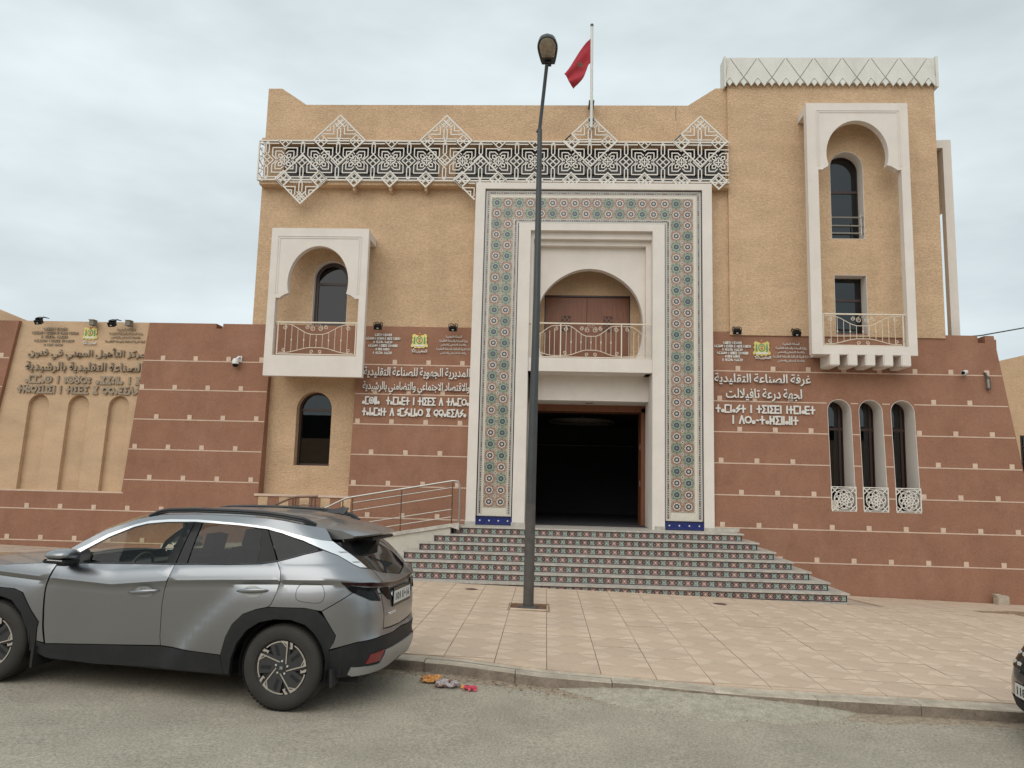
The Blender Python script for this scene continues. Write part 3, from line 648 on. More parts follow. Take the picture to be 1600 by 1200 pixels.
# loggia behind the arch
b = B().use('ochre'); b.prism(rect(-.6, 2.6, 4.6, 7.7), [rect(-.12, 1.97, 4.70, 6.61)], 18.45, 18.6); lg = b.obj('loggia_wall', BLD)
b = B().use('ochre'); b.box(-.62, -.50, WY + .38, 18.6, 4.6, 7.7); b.box(2.45, 2.57, WY + .38, 18.6, 4.6, 7.7); b.box(-.6, 2.6, WY + .3, 18.6, 7.6, 7.7); b.obj('loggia_side', lg)
for x0, x1 in ((-.09, .915), (.925, 1.94)):
    b = B().use('wood'); b.box(x0, x1, 18.50, 18.55, 4.7, 6.56); d = b.obj('door_leaf', lg)
    b = B().use('brown'); cx = (x0 + x1) / 2 + (.0)
    for i in range(4):
        for j in range(6):
            if (i + j) % 2 == 0: b.lathe([(.001, 0), (.024, 0), (.03, .006)], 6, 'Y', (cx - .075 + i * .05, 18.49, 5.76 + j * .06))
    b.prism(rect(cx - .11, cx + .11, 5.72, 6.10), [rect(cx - .10, cx + .10, 5.73, 6.09)], 18.49, 18.50); b.obj('carved_panel', d)
b = B().use('brown'); b.prism(rect(-.13, 1.98, 4.69, 6.62), [rect(-.09, 1.94, 4.6 + .1, 6.57)], 18.47, 18.56); b.obj('door_frame', lg)
# entrance recess, lintel, wood lining, dark hall
b = B().use('white'); b.box(-.46, -.40, WY + .9, 18.9, PZ, 4.55); b.box(2.42, 2.50, WY + .9, 18.9, PZ, 4.55); b.box(-.4, 2.42, 17.95, 18.1, 3.96, 4.55); b.box(-.4, 2.42, 18.1, 18.9, 3.96, 4.0); ent = b.obj('entrance_recess', BLD)
b = B().use('lens'); b.lathe([(.001, 3.945), (.10, 3.945), (.11, 3.96)], 16, c=(1.0, 18.45, 0)); b.obj('ceiling_light', ent)
b = B().use('wood'); b.box(-.46, -.36, 18.9, 19.5, PZ, 3.9); b.box(2.30, 2.46, 18.9, 19.5, PZ, 3.9); b.box(-.46, 2.46, 18.9, 19.5, 3.80, 3.97); b.obj('door_lining', ent)
b = B().use('steel')
for z in (2.0, 2.9): b.box(2.29, 2.30, 19.1, 19.14, z, z + .14)
b.obj('hinge', ent)
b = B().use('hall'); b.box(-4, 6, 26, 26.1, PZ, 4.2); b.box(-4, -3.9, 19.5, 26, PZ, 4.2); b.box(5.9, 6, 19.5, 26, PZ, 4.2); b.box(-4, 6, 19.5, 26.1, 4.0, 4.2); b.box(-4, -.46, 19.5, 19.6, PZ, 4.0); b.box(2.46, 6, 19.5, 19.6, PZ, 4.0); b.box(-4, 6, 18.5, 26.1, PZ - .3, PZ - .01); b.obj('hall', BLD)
b = B().use('wallgrey')
for r in (.9, .7, .5): b.lathe([(r, 3.80), (r + .05, 3.78), (r + .05, 3.84), (r, 3.86)], 40, c=(1.0, 22.3, 0))
b.tube([(1, 22.3, 3.8), (1, 22.3, 4.02)], .02); b.obj('ring_chandelier', ent)
b = B().use('cream'); b.box(-3.8, 5.8, 25.9, 25.95, 3.3, 3.33); b.obj('hall_cove', ent)
# ---- zellige
def ngon(r, n, a0=0): return [(r * math.cos(a0 + 2 * math.pi * k / n), r * math.sin(a0 + 2 * math.pi * k / n)) for k in range(n)]
def star(r0, r1, n, a0=0): return [((r0 if k % 2 == 0 else r1) * math.cos(a0 + math.pi * k / n), (r0 if k % 2 == 0 else r1) * math.sin(a0 + math.pi * k / n)) for k in range(2 * n)]
def rosette(kind):
    S = .128; b = B(); lay = [0]
    def layer(pts, key, cx=0, cz=0):
        b.use(key); lay[0] += 1; y = -.0045 - .0006 * lay[0]; P = [(cx + p[0], y, cz + p[1]) for p in pts]
        c = (cx, y, cz)
        for i in range(len(P)): b.face([c, P[i], P[(i + 1) % len(P)]])
    g = kind == 0
    b.use('t_beige'); b.box(-S, S, -.005, 0, -S, S)
    layer(star(.127, .114, 8), 't_sage' if g else 't_rose')
    for k in range(16):
        a = k * math.pi / 8; x, z = .106 * math.cos(a), .106 * math.sin(a)
        lay[0] -= 1 if k else 0
        c, s_ = math.cos(a), math.sin(a); layer([(u * c - v * s_, u * s_ + v * c) for u, v in ((.019, 0), (0, .012), (-.016, 0), (0, -.012))], ('t_mint' if g else 't_beige') if k % 2 else ('t_red' if not g else 't_dsage'), x, z)
    layer(star(.090, .070, 8), 't_mint' if g else 't_white'); layer(ngon(.060, 12), 't_navy'); layer(star(.046, .034, 8), 't_ring')
    layer(ngon(.030, 8), 't_navy'); layer(ngon(.018 if g else .024, 8), 't_mint' if g else 't_white'); layer(ngon(.008, 6), 't_navy')
    for sx in (-1, 1):
        for sz in (-1, 1):
            b.use('t_white'); q = .036; c = (sx * S, sz * S); b.face([(c[0], -.0062, c[1]), (c[0] - sx * q, -.0062, c[1]), (c[0], -.0062, c[1] - sz * q)])
            b.use('t_navy'); q = .014; b.face([(c[0], -.0068, c[1]), (c[0] - sx * q, -.0068, c[1]), (c[0] - sx * q, -.0068, c[1] - sz * q), (c[0], -.0068, c[1] - sz * q)])
    return b.mesh('rosette_tile', fix=False)
RM = [rosette(0), rosette(1)]
ty = PF + .07
def rtile(x, z, k, sx=1):
    o = bpy.data.objects.new('rosette_tile', RM[k]); COL.objects.link(o); o.parent = zp; o.location = (x, ty, z); o.scale = (sx, 1, 1.004)
XC = [-1.272 + .2605 * k for k in range(18)]
for r in range(28):
    z = 8.53 - .2574 * r
    for c in range(18):
        if r > 1 and 1 < c < 16: continue
        rtile(XC[c], z, (r + c + (1 if random.random() < .07 else 0)) % 2, 1.016)
# border strips of the tile panel
bd = B()
def ring(e0, e1, key, y):
    """U-shaped strip between two offsets from the outer edge"""
    bd.use(key); x0, x1, zt = -1.553, 3.483, 8.845
    bd.prism([(x0 + e0, PZ + .2), (x0 + e1, PZ + .2), (x0 + e1, zt - e1), (x1 - e1, zt - e1), (x1 - e1, PZ + .2), (x1 - e0, PZ + .2), (x1 - e0, zt - e0), (x0 + e0, zt - e0)], [], y, ty)
def ring2(e0, e1, key, y):
    bd.use(key); x0, x1, zt = -.745, 2.63, 8.025
    bd.prism([(x0 - e1, PZ + .2), (x0 - e0, PZ + .2), (x0 - e0, zt + e0), (x1 + e0, zt + e0), (x1 + e0, PZ + .2), (x1 + e1, PZ + .2), (x1 + e1, zt + e1), (x0 - e1, zt + e1)], [], y, ty)
for f in (ring, ring2):
    f(0, .022, 't_navy', ty - .004); f(.048, .056, 't_ring', ty - .003); f(.066, .098, 't_navy', ty - .003); f(.118, .124, 't_rose', ty - .003)
put('tile_border', bd.mesh('tile_border'), zp)
ds = B().use('t_white')
def dash(x, z, v):
    ds.use('t_white' if (int((x + z) * 9) % 3) else 't_pink')
    if v: ds.box(x - .009, x + .009, ty - .0045, ty - .002, z - .014, z + .014)
    else: ds.box(x - .014, x + .014, ty - .0045, ty - .002, z - .009, z + .009)
for k in range(144):
    z = PZ + .25 + k * .052
    for x in (-1.553 + .082, 3.483 - .082): dash(x, min(z, 8.75), 1)
    if z < 8.0:
        for x in (-.745 - .082, 2.63 + .082): dash(x, z, 1)
for k in range(95):
    x = -1.45 + k * .052; dash(x, 8.845 - .082, 0)
    if -.85 < x < 2.72: dash(x, 8.025 + .082, 0)
put('border_tesserae', ds.mesh('border_tesserae', fix=False), zp, kind='stuff')
for x0, x1 in ((-1.56, -.735), (2.62, 3.49)):
    b = B().use('t_blue'); b.box(x0, x1, ty - .03, ty, PZ, PZ + .20); b.use('t_white')
    for k in range(4): x = x0 + (x1 - x0) * (k + .5) / 4; b.lathe([(.001, -.004), (.018, -.004), (.02, 0)], 6, 'Y', (x, ty - .03, PZ + .10))
    b.use('t_navy'); b.box(x0, x1, ty - .033, ty, PZ + .165, PZ + .20); b.box(x0, x1, ty - .033, ty, PZ, PZ + .02); b.obj('blue_tile_base', zp)
    b = B().use('t_white'); b.box(x0 + .03, x1 - .03, ty - .004, ty, PZ + .20, PZ + .235); b.obj('border_foot', zp)
b = B().use('marble')
for x0, x1 in ((-1.79, -1.56), (-.76, -.45), (2.40, 2.63), (3.49, 3.72)): b.box(x0, x1, PF - .012, PF + .2, PZ, PZ + .075)
b.box(3.72, 4.25, rf(0, 1.1) - .02, WY, PZ, PZ + .075); b.obj('skirting', por)
# ---- pierced screen
LY = 17.3
def lattice():
    P = .857; cz0 = 9.545; hb = .485; x00 = -5.98     # D column
    q = []                                              # segments in one quarter cell around knot (0,0), u,v in P units
    def S(*pts):
        for a, c in zip(pts, pts[1:]): q.append((a, c))
    Hh = hb / P
    S((0, 0), (0, .075)); S((0, 0), (.075, 0)); S((0, .14), (.14, 0))
    S((.055, .055), (.085, .165), (.17, .17), (.165, .085), (.055, .055))
    S((.03, .19), (.10, .26), (.255, .26), (.255, .10), (.19, .03))
    S((.0, .31), (.05, .36), (.35, .36), (.35, .135), (.235, .02))
    S((.455, .455), (.455, .225), (.5, .18)); S((.455, .455), (.5, .50))
    S((.32, 0), (.5, .18)); S((.41, .09), (.5, 0))
    S((0, Hh), (.5, Hh)); S((.19, Hh - .075), (.44, Hh - .075), (.5, Hh - .03))
    S((0, Hh - .19), (.19, Hh)); S((.095, Hh - .095), (0, Hh))
    segs = []
    for n in range(-1, 15):
        kx = x00 + P * (n - .5)
        for row in (-1, 0, 1):
            for a, c in q:
                for sx in (-1, 1):
                    for sz in (-1, 1):
                        m = 1 if row % 2 == 0 else -1
                        segs.append(((kx + sx * a[0] * P, cz0 + row * 2 * hb + sz * a[1] * P), (kx + sx * c[0] * P, cz0 + row * 2 * hb + sz * c[1] * P)))
    XL, XR = -7.03, 4.11
    D = [(-5.10, cz0 + hb + .02, .62), (-2.53, cz0 + hb + .02, .62), (.90, cz0 + hb + .02, .62), (3.46, cz0 + hb + .02, .62), (-5.96, cz0 - hb - .0, .60), (-1.68, cz0 - hb, .60)]
    for n in range(0, 14):
        x = x00 + P * (n - .5)
        if n in (8, 11): D.append((x, cz0 + hb, .19))
        D.append((x, cz0 - hb + .02, .19 if n < 13 else .28))
    def ins(x, z):
        if x > -1.80 and z < 9.0: return False
        if XL <= x <= XR and abs(z - cz0) <= hb + .002: return True
        return x < XR and any(abs(x - a) + abs(z - c) <= r for a, c, r in D)
    b = B().use('lattice'); w = .0225; done = set()
    for p, r in segs:
        key = tuple(sorted(((round(p[0], 3), round(p[1], 3)), (round(r[0], 3), round(r[1], 3)))))
        if key in done: continue
        done.add(key); d = Vector(r) - Vector(p); N = max(1, int(d.length / .03)); run = None
        for i in range(N):
            m = (p[0] + d.x * (i + .5) / N, p[1] + d.y * (i + .5) / N)
            if ins(*m):
                if run is None: run = i
            elif run is not None:
                b.bar((p[0] + d.x * run / N, p[1] + d.y * run / N), (p[0] + d.x * i / N, p[1] + d.y * i / N), w, LY, LY + .02); run = None
        if run is not None: b.bar((p[0] + d.x * run / N, p[1] + d.y * run / N), r, w, LY, LY + .02)
    scr = put('pierced_screen', b.mesh('pierced_screen', fix=False), BLD)
    for k, (a, c, r) in enumerate(D):
        b = B().use('lattice'); pts = [(a - r, c), (a, c + r), (a + r, c), (a, c - r)]
        for i in range(4):
            p, s_ = pts[i], pts[(i + 1) % 4]
            if p[0] > XR and s_[0] > XR: continue
            if a + r > XR:
                if p[0] > XR or s_[0] > XR:
                    if p[0] > XR: f = (p[0] - XR) / (p[0] - s_[0]); p = (XR, p[1] + (s_[1] - p[1]) * f)
                    else: f = (s_[0] - XR) / (s_[0] - p[0]); s_ = (XR, s_[1] + (p[1] - s_[1]) * f)
            if a + r > -1.8 and a < -1.6:      # this one dies behind the portal frame
                run = None; N = 40
                for m in range(N + 1):
                    q = (p[0] + (s_[0] - p[0]) * m / N, p[1] + (s_[1] - p[1]) * m / N); ok = not (q[0] > -1.80 and q[1] < 9.0)
                    if ok and run is None: run = q
                    if run is not None and (not ok or m == N): b.bar(run, q, .030, LY - .02, LY); run = None
                continue
            b.bar(p, s_, .030, LY - .02, LY + .0)
        if a + r > -1.8 and a < -1.6: pass
        elif r > .3:
            s_ = 1 if c > cz0 else -1; t = c + s_ * (r - .19)
            b.bar((a - .095, t + .095 * s_), (a + .095 * 1, t - .095 * s_), .024, LY - .01, LY + .008); b.bar((a + .095, t + .095 * s_), (a - .095, t - .095 * s_), .024, LY - .01, LY + .008)
        elif r < .25:
            b.bar((a - r / 2, c - r / 2), (a + r / 2, c + r / 2), .022, LY - .01, LY + .008); b.bar((a - r / 2, c + r / 2), (a + r / 2, c - r / 2), .022, LY - .01, LY + .008)
        b.obj('diamond_frame', scr)
    b = B().use('lattice')   # returns and brackets to the wall
    b.box(XL - .03, XL, LY - .01, LY + .03, cz0 - hb, cz0 + hb)
    for k in range(7): z = cz0 - hb + .02 + k * .155; b.obox((XL - .015, 17.45, z), (.008, 0, 0), (0, .15, .04 * (-1) ** k), (0, 0, .012))
    b.box(XL - .02, XR, LY - .005, LY + .03, cz0 + hb - .012, cz0 + hb + .018); b.box(XL - .02, XR, LY - .005, LY + .03, cz0 - hb - .018, cz0 - hb + .012)
    b.obj('screen_edge', scr)
    b = B().use('ochre'); b.box(XL + .02, XR + .02, LY + .06, WY, cz0 - hb - .10, cz0 - hb - .02); b.obj('screen_ledge', BLD)
    b = B().use('ochre'); b.box(XL + .02, XR + .02, LY + .06, WY, cz0 + hb + .03, cz0 + hb + .10); b.obj('screen_ledge', BLD)
    for x in (-3.83, -2.98, -4.7):
        b = B().use('ochre'); b.box(x - .03, x + .03, LY + .05, WY, cz0 - hb - .24, cz0 - hb - .06); b.obj('bracket', BLD)
lattice()
# dark louvres behind the screen
b = B().use('brown')
for z in (9.2, 9.4, 9.62, 9.84): b.box(-6.5, 4.05, WY + .10, WY + .13, z, z + .025)
b.obj('louvre_bars', BLD)
# ================================================================ ENTRANCE STAIRS
ST = root('entrance_stairs', (1, 15.5, 0), 'Seven marble steps with patterned tile risers below the portal', 'stairs')
XRt = [4.12, 4.36, 4.61, 4.87, 5.11, 5.36, 5.60]; XLt = [-1.98, -2.32, -2.58, -2.84, -3.16, -3.42, -3.68]
def riser_tile():
    b = B(); w = .1505; h = .0625; b.use('t_mint'); b.box(-w, w, 0, .004, -h, h)
    y = -.001
    def poly(P, key, cx, cz, yy): b.use(key); b.face([(cx + p[0], yy, cz + p[1]) for p in P][::-1])
    poly(rect(-.045, .045, -h, h), 't_pink', -.03, 0, y); poly(rect(-.004, .004, -h, h), 't_red', -.03, 0, y * 2); poly(rect(-.045, .045, -.004, .004), 't_red', -.03, 0, y * 3)
    poly(ngon(.02, 4), 't_white', -.03, 0, y * 4)
    for cx in (-.105, .045):
        poly(rect(-.034, .034, -h, h), 't_rose', cx, 0, y * 1.5); poly(star(.044, .032, 8), 't_navy', cx, 0, y * 2); poly(ngon(.020, 8), 't_pink', cx, 0, y * 3); poly(ngon(.009, 6), 't_navy', cx, 0, y * 4)
    poly(star(.040, .022, 4, .785), 't_teal', .115, 0, y * 2); poly(rect(-.003, .003, -h, h), 't_navy', .115, 0, y * 2.5); poly(ngon(.012, 6), 't_white', .115, 0, y * 3.5)
    poly(rect(-w, w, -h, -h + .014), 't_navy', 0, 0, y * 5); poly(rect(-w, w, h - .016, h), 't_navy', 0, 0, y * 5)
    return b.mesh('riser_tile', fix=False)
RT = riser_tile()
for i in range(7):
    Y = 16.6 - .29 * i; zt = 1.065 - .1555 * i; x0, x1 = XLt[i], XRt[i]
    back = 17.5 if i == 0 else 17.4
    b = B().use('marble')
    b.box(x0 - .02, x1 + .05, Y - .035, back + (.5 if i == 0 else 0), zt - .034, zt); sl = b.obj('tread', ST, bevel=.006)
    b = B().use('marble'); b.box(x0 + .0, x1, Y + .004, back, zt - .1555 - (.25 if i == 6 else 0), zt - .034); rs = b.obj('riser', ST)
    n = round((x1 - x0 - .02) / .303); st = (x1 - x0 - .022) / n
    zc = zt - .034 - .0622
    for k in range(n):
        o = bpy.data.objects.new('riser_tile', RT); COL.objects.link(o); o.parent = rs; o.location = (x1 - .02 - st * (k + .5), Y + .0005, zc); o.scale = (st / .303, 1, .97)
        o.rotation_euler = (0, 0, random.choice([0, 0, 0]))
    b = B().use('t_navy'); b.box(x1 - .018, x1 + .004, Y - .001, Y + .01, zc - .06, zc + .06)
    if i < 4: b.box(x0 + .0, x0 + .03, Y - .001, Y + .01, zc - .06, zc + .06)
    b.obj('tile_edge', rs)
    b = B().use('t_ring'); b.box(x1, x1 + .004, Y + .01, Y + .6, zt - .15, zt - .036); b.obj('riser_return', rs)
# ================================================================ RAMP + RAILS
RP = root('access_ramp', (-5, 17, 0), 'Marble access ramp rising along the red wall left of the stairs', 'ramp')
b = B().use('marble2'); b.prism([(-2.0, -.1), (-2.0, 1.06), (-4.6, .60), (-8.2, .45), (-8.2, -.1)], [], 16.42, 16.52); b.obj('ramp_side', RP)
b = B().use('marble'); b.prism([(-2.0, .9), (-2.0, 1.05), (-4.6, .59), (-8.2, .44), (-8.2, .3)], [], 16.52, 17.5); b.obj('ramp_floor', RP)
b = B().use('marble'); b.prism([(-1.82, 1.0), (-1.82, 1.14), (-2.0, 1.12), (-4.6, .67), (-8.2, .52), (-8.2, .44), (-4.6, .59), (-2.0, 1.05)], [], 16.38, 16.56); b.obj('ramp_kerb', RP)
def T_(b, pts, r, y): b.tube([(p[0], y, p[1]) for p in pts], r, 8)
RA = root('ramp_handrail', (-3, 16.4, 1), 'Shiny steel handrail with four bars sloping down from the platform', 'handrail')
y = 16.47
b = B().use('steel'); T_(b, [(-4.98, 1.24), (-4.28, 1.59), (-4.15, 1.62), (-1.98, 2.02), (-1.88, 2.01), (-1.84, 1.94), (-1.83, 1.05)], .022, y); b.obj('top_rail', RA, smooth=True)
for dz in (.10, .27, .56, .72):
    b = B().use('steel'); T_(b, [(-4.12, 1.60 - dz + .0), (-1.99, 1.98 - dz)], .011, y); b.obj('bar', RA, smooth=True)
b = B().use('rustysteel'); T_(b, [(-4.0, 1.52), (-2.05, 1.88)], .016, y + .12); b.obj('grab_rail', RA, smooth=True)
for x, zb, zt_ in ((-1.99, 1.05, 1.98), (-3.08, .86, 1.80), (-4.13, .66, 1.60), (-4.34, .62, 1.56), (-4.75, .6, 1.36)):
    b = B().use('rustysteel'); T_(b, [(x, zb - .3), (x, zt_)], .014, y); b.obj('post', RA, smooth=True)
for dz in (.14, .30):
    b = B().use('rustysteel'); T_(b, [(-4.95, 1.25 - dz), (-4.30, 1.57 - dz)], .011, y); b.obj('bar', RA, smooth=True)
RB = root('ramp_handrail', (-5.5, 17, 1), 'Dull brown handrail below the ochre niche, behind the silver car', 'handrail')
y = 17.0
b = B().use('rustysteel'); T_(b, [(-6.65, 1.10), (-5.62, 1.56), (-5.5, 1.58), (-5.05, 1.60)], .024, y); b.obj('top_rail', RB, smooth=True)
for dz in (.17, .34):
    b = B().use('rustysteel'); T_(b, [(-6.5, 1.17 - dz), (-5.62, 1.56 - dz), (-5.05, 1.59 - dz)], .012, y); b.obj('bar', RB, smooth=True)
for x in (-6.05, -5.60, -5.54, -5.18, -5.10):
    b = B().use('rustysteel'); T_(b, [(x, .3), (x, 1.59 - max(0, -5.6 - x) * .45)], .016, y); b.obj('post', RB, smooth=True)
# ================================================================ LETTERING
AR = {'ا': (0xFE8D, 2), 'ب': (0xFE8F, 4), 'ة': (0xFE93, 2), 'ت': (0xFE95, 4), 'ج': (0xFE9D, 4), 'ح': (0xFEA1, 4), 'د': (0xFEA9, 2), 'ر': (0xFEAD, 2), 'ز': (0xFEAF, 2), 'س': (0xFEB1, 4), 'ش': (0xFEB5, 4), 'ص': (0xFEB9, 4), 'ض': (0xFEBD, 4), 'ع': (0xFEC9, 4), 'غ': (0xFECD, 4), 'ف': (0xFED1, 4), 'ق': (0xFED5, 4), 'ك': (0xFED9, 4), 'ل': (0xFEDD, 4), 'م': (0xFEE1, 4), 'ن': (0xFEE5, 4), 'ه': (0xFEE9, 4), 'و': (0xFEED, 2), 'ي': (0xFEF1, 4), 'أ': (0xFE83, 2), 'ئ': (0xFE89, 4), 'ـ': (0x640, 9), 'ﻻ': (0xFEFB, 2)}
def shape(t):
    t = t.replace('لا', 'ﻻ'); o = []
    for i, c in enumerate(t):
        if c not in AR: o.append(c); continue
        p = t[i - 1] if i else ' '; n = t[i + 1] if i + 1 < len(t) else ' '
        pj = p in AR and AR[p][1] in (4, 9); nj = n in AR and AR[c][1] in (4, 9)
        base, k = AR[c]
        if k == 9: o.append(c)
        elif k == 2: o.append(chr(base + (1 if pj else 0)))
        else: o.append(chr(base + (3 if pj and nj else 2 if nj else 1 if pj else 0)))
    return ''.join(o[::-1])
def text_mesh(s, width, height, depth, bold=0.0, arabic=True, raw=False):
    c = bpy.data.curves.new('lettering', 'FONT'); c.body = shape(s) if arabic else s; c.extrude = depth / 2; c.resolution_u = 2; c.offset = bold
    o = bpy.data.objects.new('tmp', c); COL.objects.link(o); bpy.context.view_layer.update()
    me = bpy.data.meshes.new_from_object(o.evaluated_get(bpy.context.evaluated_depsgraph_get())); bpy.data.objects.remove(o)
    xs = [v.co.x for v in me.vertices]; ys = [v.co.y for v in me.vertices]; x0, x1, y0, y1 = min(xs), max(xs), min(ys), max(ys)
    if raw: return me, (x0, x1), (y0, y1)
    sx = width / (x1 - x0); sz = height / (y1 - y0)
    for v in me.vertices: v.co = Vector(((v.co.x - x0) * sx, -v.co.z, (v.co.y - y0) * sz))
    return me
def put_line(s, x0, x1, z0, z1, y, key, parent, depth=.03, bold=.012):
    """one object per word, laid out right to left"""
    raw = []
    for w in s.split(' '):
        me = text_mesh(w, 1, 1, depth, bold, True, raw=True); raw.append(me)
    gap = .28; tot = sum(r_[1][1] - r_[1][0] for r_ in raw) + gap * (len(raw) - 1); sx = (x1 - x0) / tot
    zlo, zhi = min(r_[2][0] for r_ in raw), max(r_[2][1] for r_ in raw); sz = (z1 - z0) / (zhi - zlo); x = x1
    for (me, (a, c), _), w in zip(raw, s.split(' ')):
        x -= (c - a) * sx; me.materials.clear(); me.materials.append(MT[key]); me.name = 'word'
        for v in me.vertices: v.co = Vector((x + (v.co.x - a) * sx, y - v.co.z, z0 + (v.co.y - zlo) * sz))
        put('word', me, parent); x -= gap * sx
def put_text(s, x0, x1, z0, z1, y, key, parent, depth=.03, bold=.012, arabic=True, name='lettering'):
    me = text_mesh(s, x1 - x0, z1 - z0, depth, bold, arabic); me.materials.clear(); me.materials.append(MT[key]); me.name = name
    for v in me.vertices: v.co += Vector((x0, y, z0))
    return put(name, me, parent)
TF = {'T': (.62, [((.31, .0), (.31, 1)), ((0, .52), (.62, .52))]), 'a': (.34, [('o', .17, .2, .15)]), 'M': (.6, [((.6, 1), (0, 1)), ((0, 1), (0, 0)), ((0, 0), (.6, 0))]), 'N': (.14, [((.07, 0), (.07, 1))]),
      'Y': (.55, [((.55, 1), (.05, .5)), ((.05, .5), (.55, .5)), ((.55, .5), (0, 0))]), 'I': (.6, [((.6, 1), (0, 1)), ((0, 1), (.34, .5)), ((.34, .5), (0, 0)), ((0, 0), (.6, 0))]),
      'D': (.55, [((.55, 1), (0, 1)), ((0, 1), (0, 0)), ((0, 0), (.55, 0)), ((0, .5), (.5, .5))]), 'L': (.35, [((.04, 0), (.04, 1)), ((.31, 0), (.31, 1))]), 'A': (.62, [((0, 0), (.31, 1)), ((.31, 1), (.62, 0))]),
      'O': (.74, [('o', .37, .5, .40)]), 'Q': (.74, [('o', .37, .52, .38), ((.37, .35), (.5, -.05))]), 'S': (.78, [('o', .39, .5, .42), ('o', .39, .5, .10)]), 'U': (.26, [('o', .13, .2, .11), ('o', .13, .72, .11)]),
      'X': (.6, [((0, 1), (.6, 1)), ((0, 0), (.6, 0)), ((.04, 1), (.56, 0)), ((.56, 1), (.04, 0))]), 'H': (.62, [((.06, 0), (.06, 1)), ((.56, 0), (.56, 1)), ((.06, .62), (.56, .62)), ((.06, .38), (.56, .38))]),
      'W': (.6, [((0, 1), (0, 0)), ((0, 0), (.6, 0)), ((.6, 0), (.6, 1))]), 'C': (.6, [((.55, .95), (.12, .95)), ((.12, .95), (0, .5)), ((0, .5), (.12, .05)), ((.12, .05), (.55, .05)), ('o', .36, .5, .09)]), 'G': (.6, [((0, 1), (.3, .55)), ((.6, 1), (.3, .55)), ('o', .3, .28, .25)]),
      '-': (.35, [((.04, .45), (.32, .45))]), ' ': (.42, [])}
def tif_mesh(b, s, x0, x1, z0, z1, y, depth, w, each=None, key='letter'):
    H = z1 - z0; tot = sum(TF[c][0] + .2 for c in s) - .2; k = (x1 - x0) / tot; x = x0
    for c in s:
        wd, st = TF[c]
        for g in st:
            if g[0] == 'o':
                cx, cz, ro = x + g[1] * k, z0 + g[2] * H, g[3]; ra, rb = ro * k + w / 2, ro * H + w / 2
                O_ = [(cx + ra * math.cos(t * math.pi / 8), cz + rb * math.sin(t * math.pi / 8)) for t in range(16)]; f1, f2 = max(0, 1 - w / ra), max(0, 1 - w / rb)
                I_ = [(cx + (p[0] - cx) * f1, cz + (p[1] - cz) * f2) for p in O_]
                b.prism(O_, [I_] if min(f1, f2) > .12 else [], y - .009, y + depth)
            else:
                b.bar((x + g[0][0] * k, z0 + g[0][1] * H), (x + g[1][0] * k, z0 + g[1][1] * H), w, y, y + depth)
        if each is not None and b.v: b.obj('letter', each); b = B().use(key)
        x += (wd + .2) * k
def emblem(cx, cz, s, y, parent):
    """crowned coat of arms cut from gold plate"""
    half = [(0, .50), (.05, .42), (.10, .34), (.20, .34), (.30, .40), (.40, .36), (.44, .26), (.40, .16), (.45, .05), (.40, -.06), (.44, -.18), (.50, -.26), (.46, -.38), (.34, -.36), (.26, -.44), (.12, -.40), (0, -.46)]
    P = spline(half, 3); P = P + [(-a, c) for a, c in P[::-1][1:-1]]
    b = B().use('gold'); b.prism([(cx + a * s, cz + c * s) for a, c in P][::-1], [], y - .02, y); e = b.obj('coat_of_arms', parent)
    def lay(pts, key, n, yy): q = B().use(key); q.prism([(cx + a * s, cz + c * s) for a, c in pts], [], y - yy, y - .018); q.obj(n, e)
    lay([(a * .20, c * .24 + .03) for a, c in ngon(1, 16)], 'green', 'shield', .024); lay([(a * .14, c * .17 + .03) for a, c in ngon(1, 16)], 'gold', 'shield_field', .027)
    lay([(a * .09, c * .09 - .03) for a, c in star(1, .42, 5, math.pi / 2)], 'redE', 'star', .032); lay([(-.10, .06), (.10, .06), (.07, .16), (-.07, .16)], 'letterb', 'sun_rays', .030)
    lay([(-.36, -.34), (.36, -.34), (.30, -.24), (-.30, -.24)], 'letter', 'scroll', .028)
    for sx in (-1, 1): lay([(sx * .24, -.20), (sx * .36, -.18), (sx * .33, .20), (sx * .26, .26)][::sx], 'green', 'lion', .024)
    lay([(-.09, .30), (.09, .30), (.06, .40), (0, .44), (-.06, .40)], 'redE', 'crown', .026)
def scriptlogo(x0, x1, z0, z1, y, key, parent):
    b = B().use(key); c = (x0 + .06, z0 + .06); P = [(c[0] + a, c[1] + d) for a, d in star(.05, .02, 5, math.pi / 2)]
    for p, q in zip(P, P[1:] + P[:1]): b.bar(p, q, .009, y, y + .02)
    b.obj('logo_star', parent)
    put_text('المغرب', x0 + .11, x1, z0, z1, y + .01, key, parent, .02, .02, name='logo_script')
def small_lines(parent, key, xc, w, z0, dz, lines, y, arabic, h=.052):
    for i, (s, f) in enumerate(lines):
        a, c = xc - w * f / 2, xc + w * f / 2; z = z0 - i * dz
        if arabic: o_ = put_text(s, a, c, z, z + h * 1.35, y, key, parent, .012, .012, name='small_lettering'); o_['kind'] = 'stuff'
        else:
            b = B().use(key); tif_mesh(b, s, a, c, z, z + h, y, .012, .011); b.obj('small_lettering', parent, kind='stuff')
AR5 = [('المملكة المغربية', .46), ('وزارة السياحة والصناعة التقليدية', .84), ('والاقتصاد الاجتماعي والتضامني', .74), ('كتابة الدولة المكلفة بالصناعة التقليدية', 1.0), ('والاقتصاد الاجتماعي والتضامني', .74)]
TF6 = [('TaXLDIT N LMOOIb'.replace('b', 'H'), .5), ('TaMaWaST N TMOIHT D TXUOI N WAMUO', 1.0), ('A TDaMSa TaNaMUNT', .56), ('TaMaWaST N UXLLID ITTUKLFN'.replace('K', 'C').replace('F', 'H'), .86), ('S TXUOI TaQBUOT'.replace('B', 'H'), .40), ('A TDaMSa TaNaMUNT', .56)]
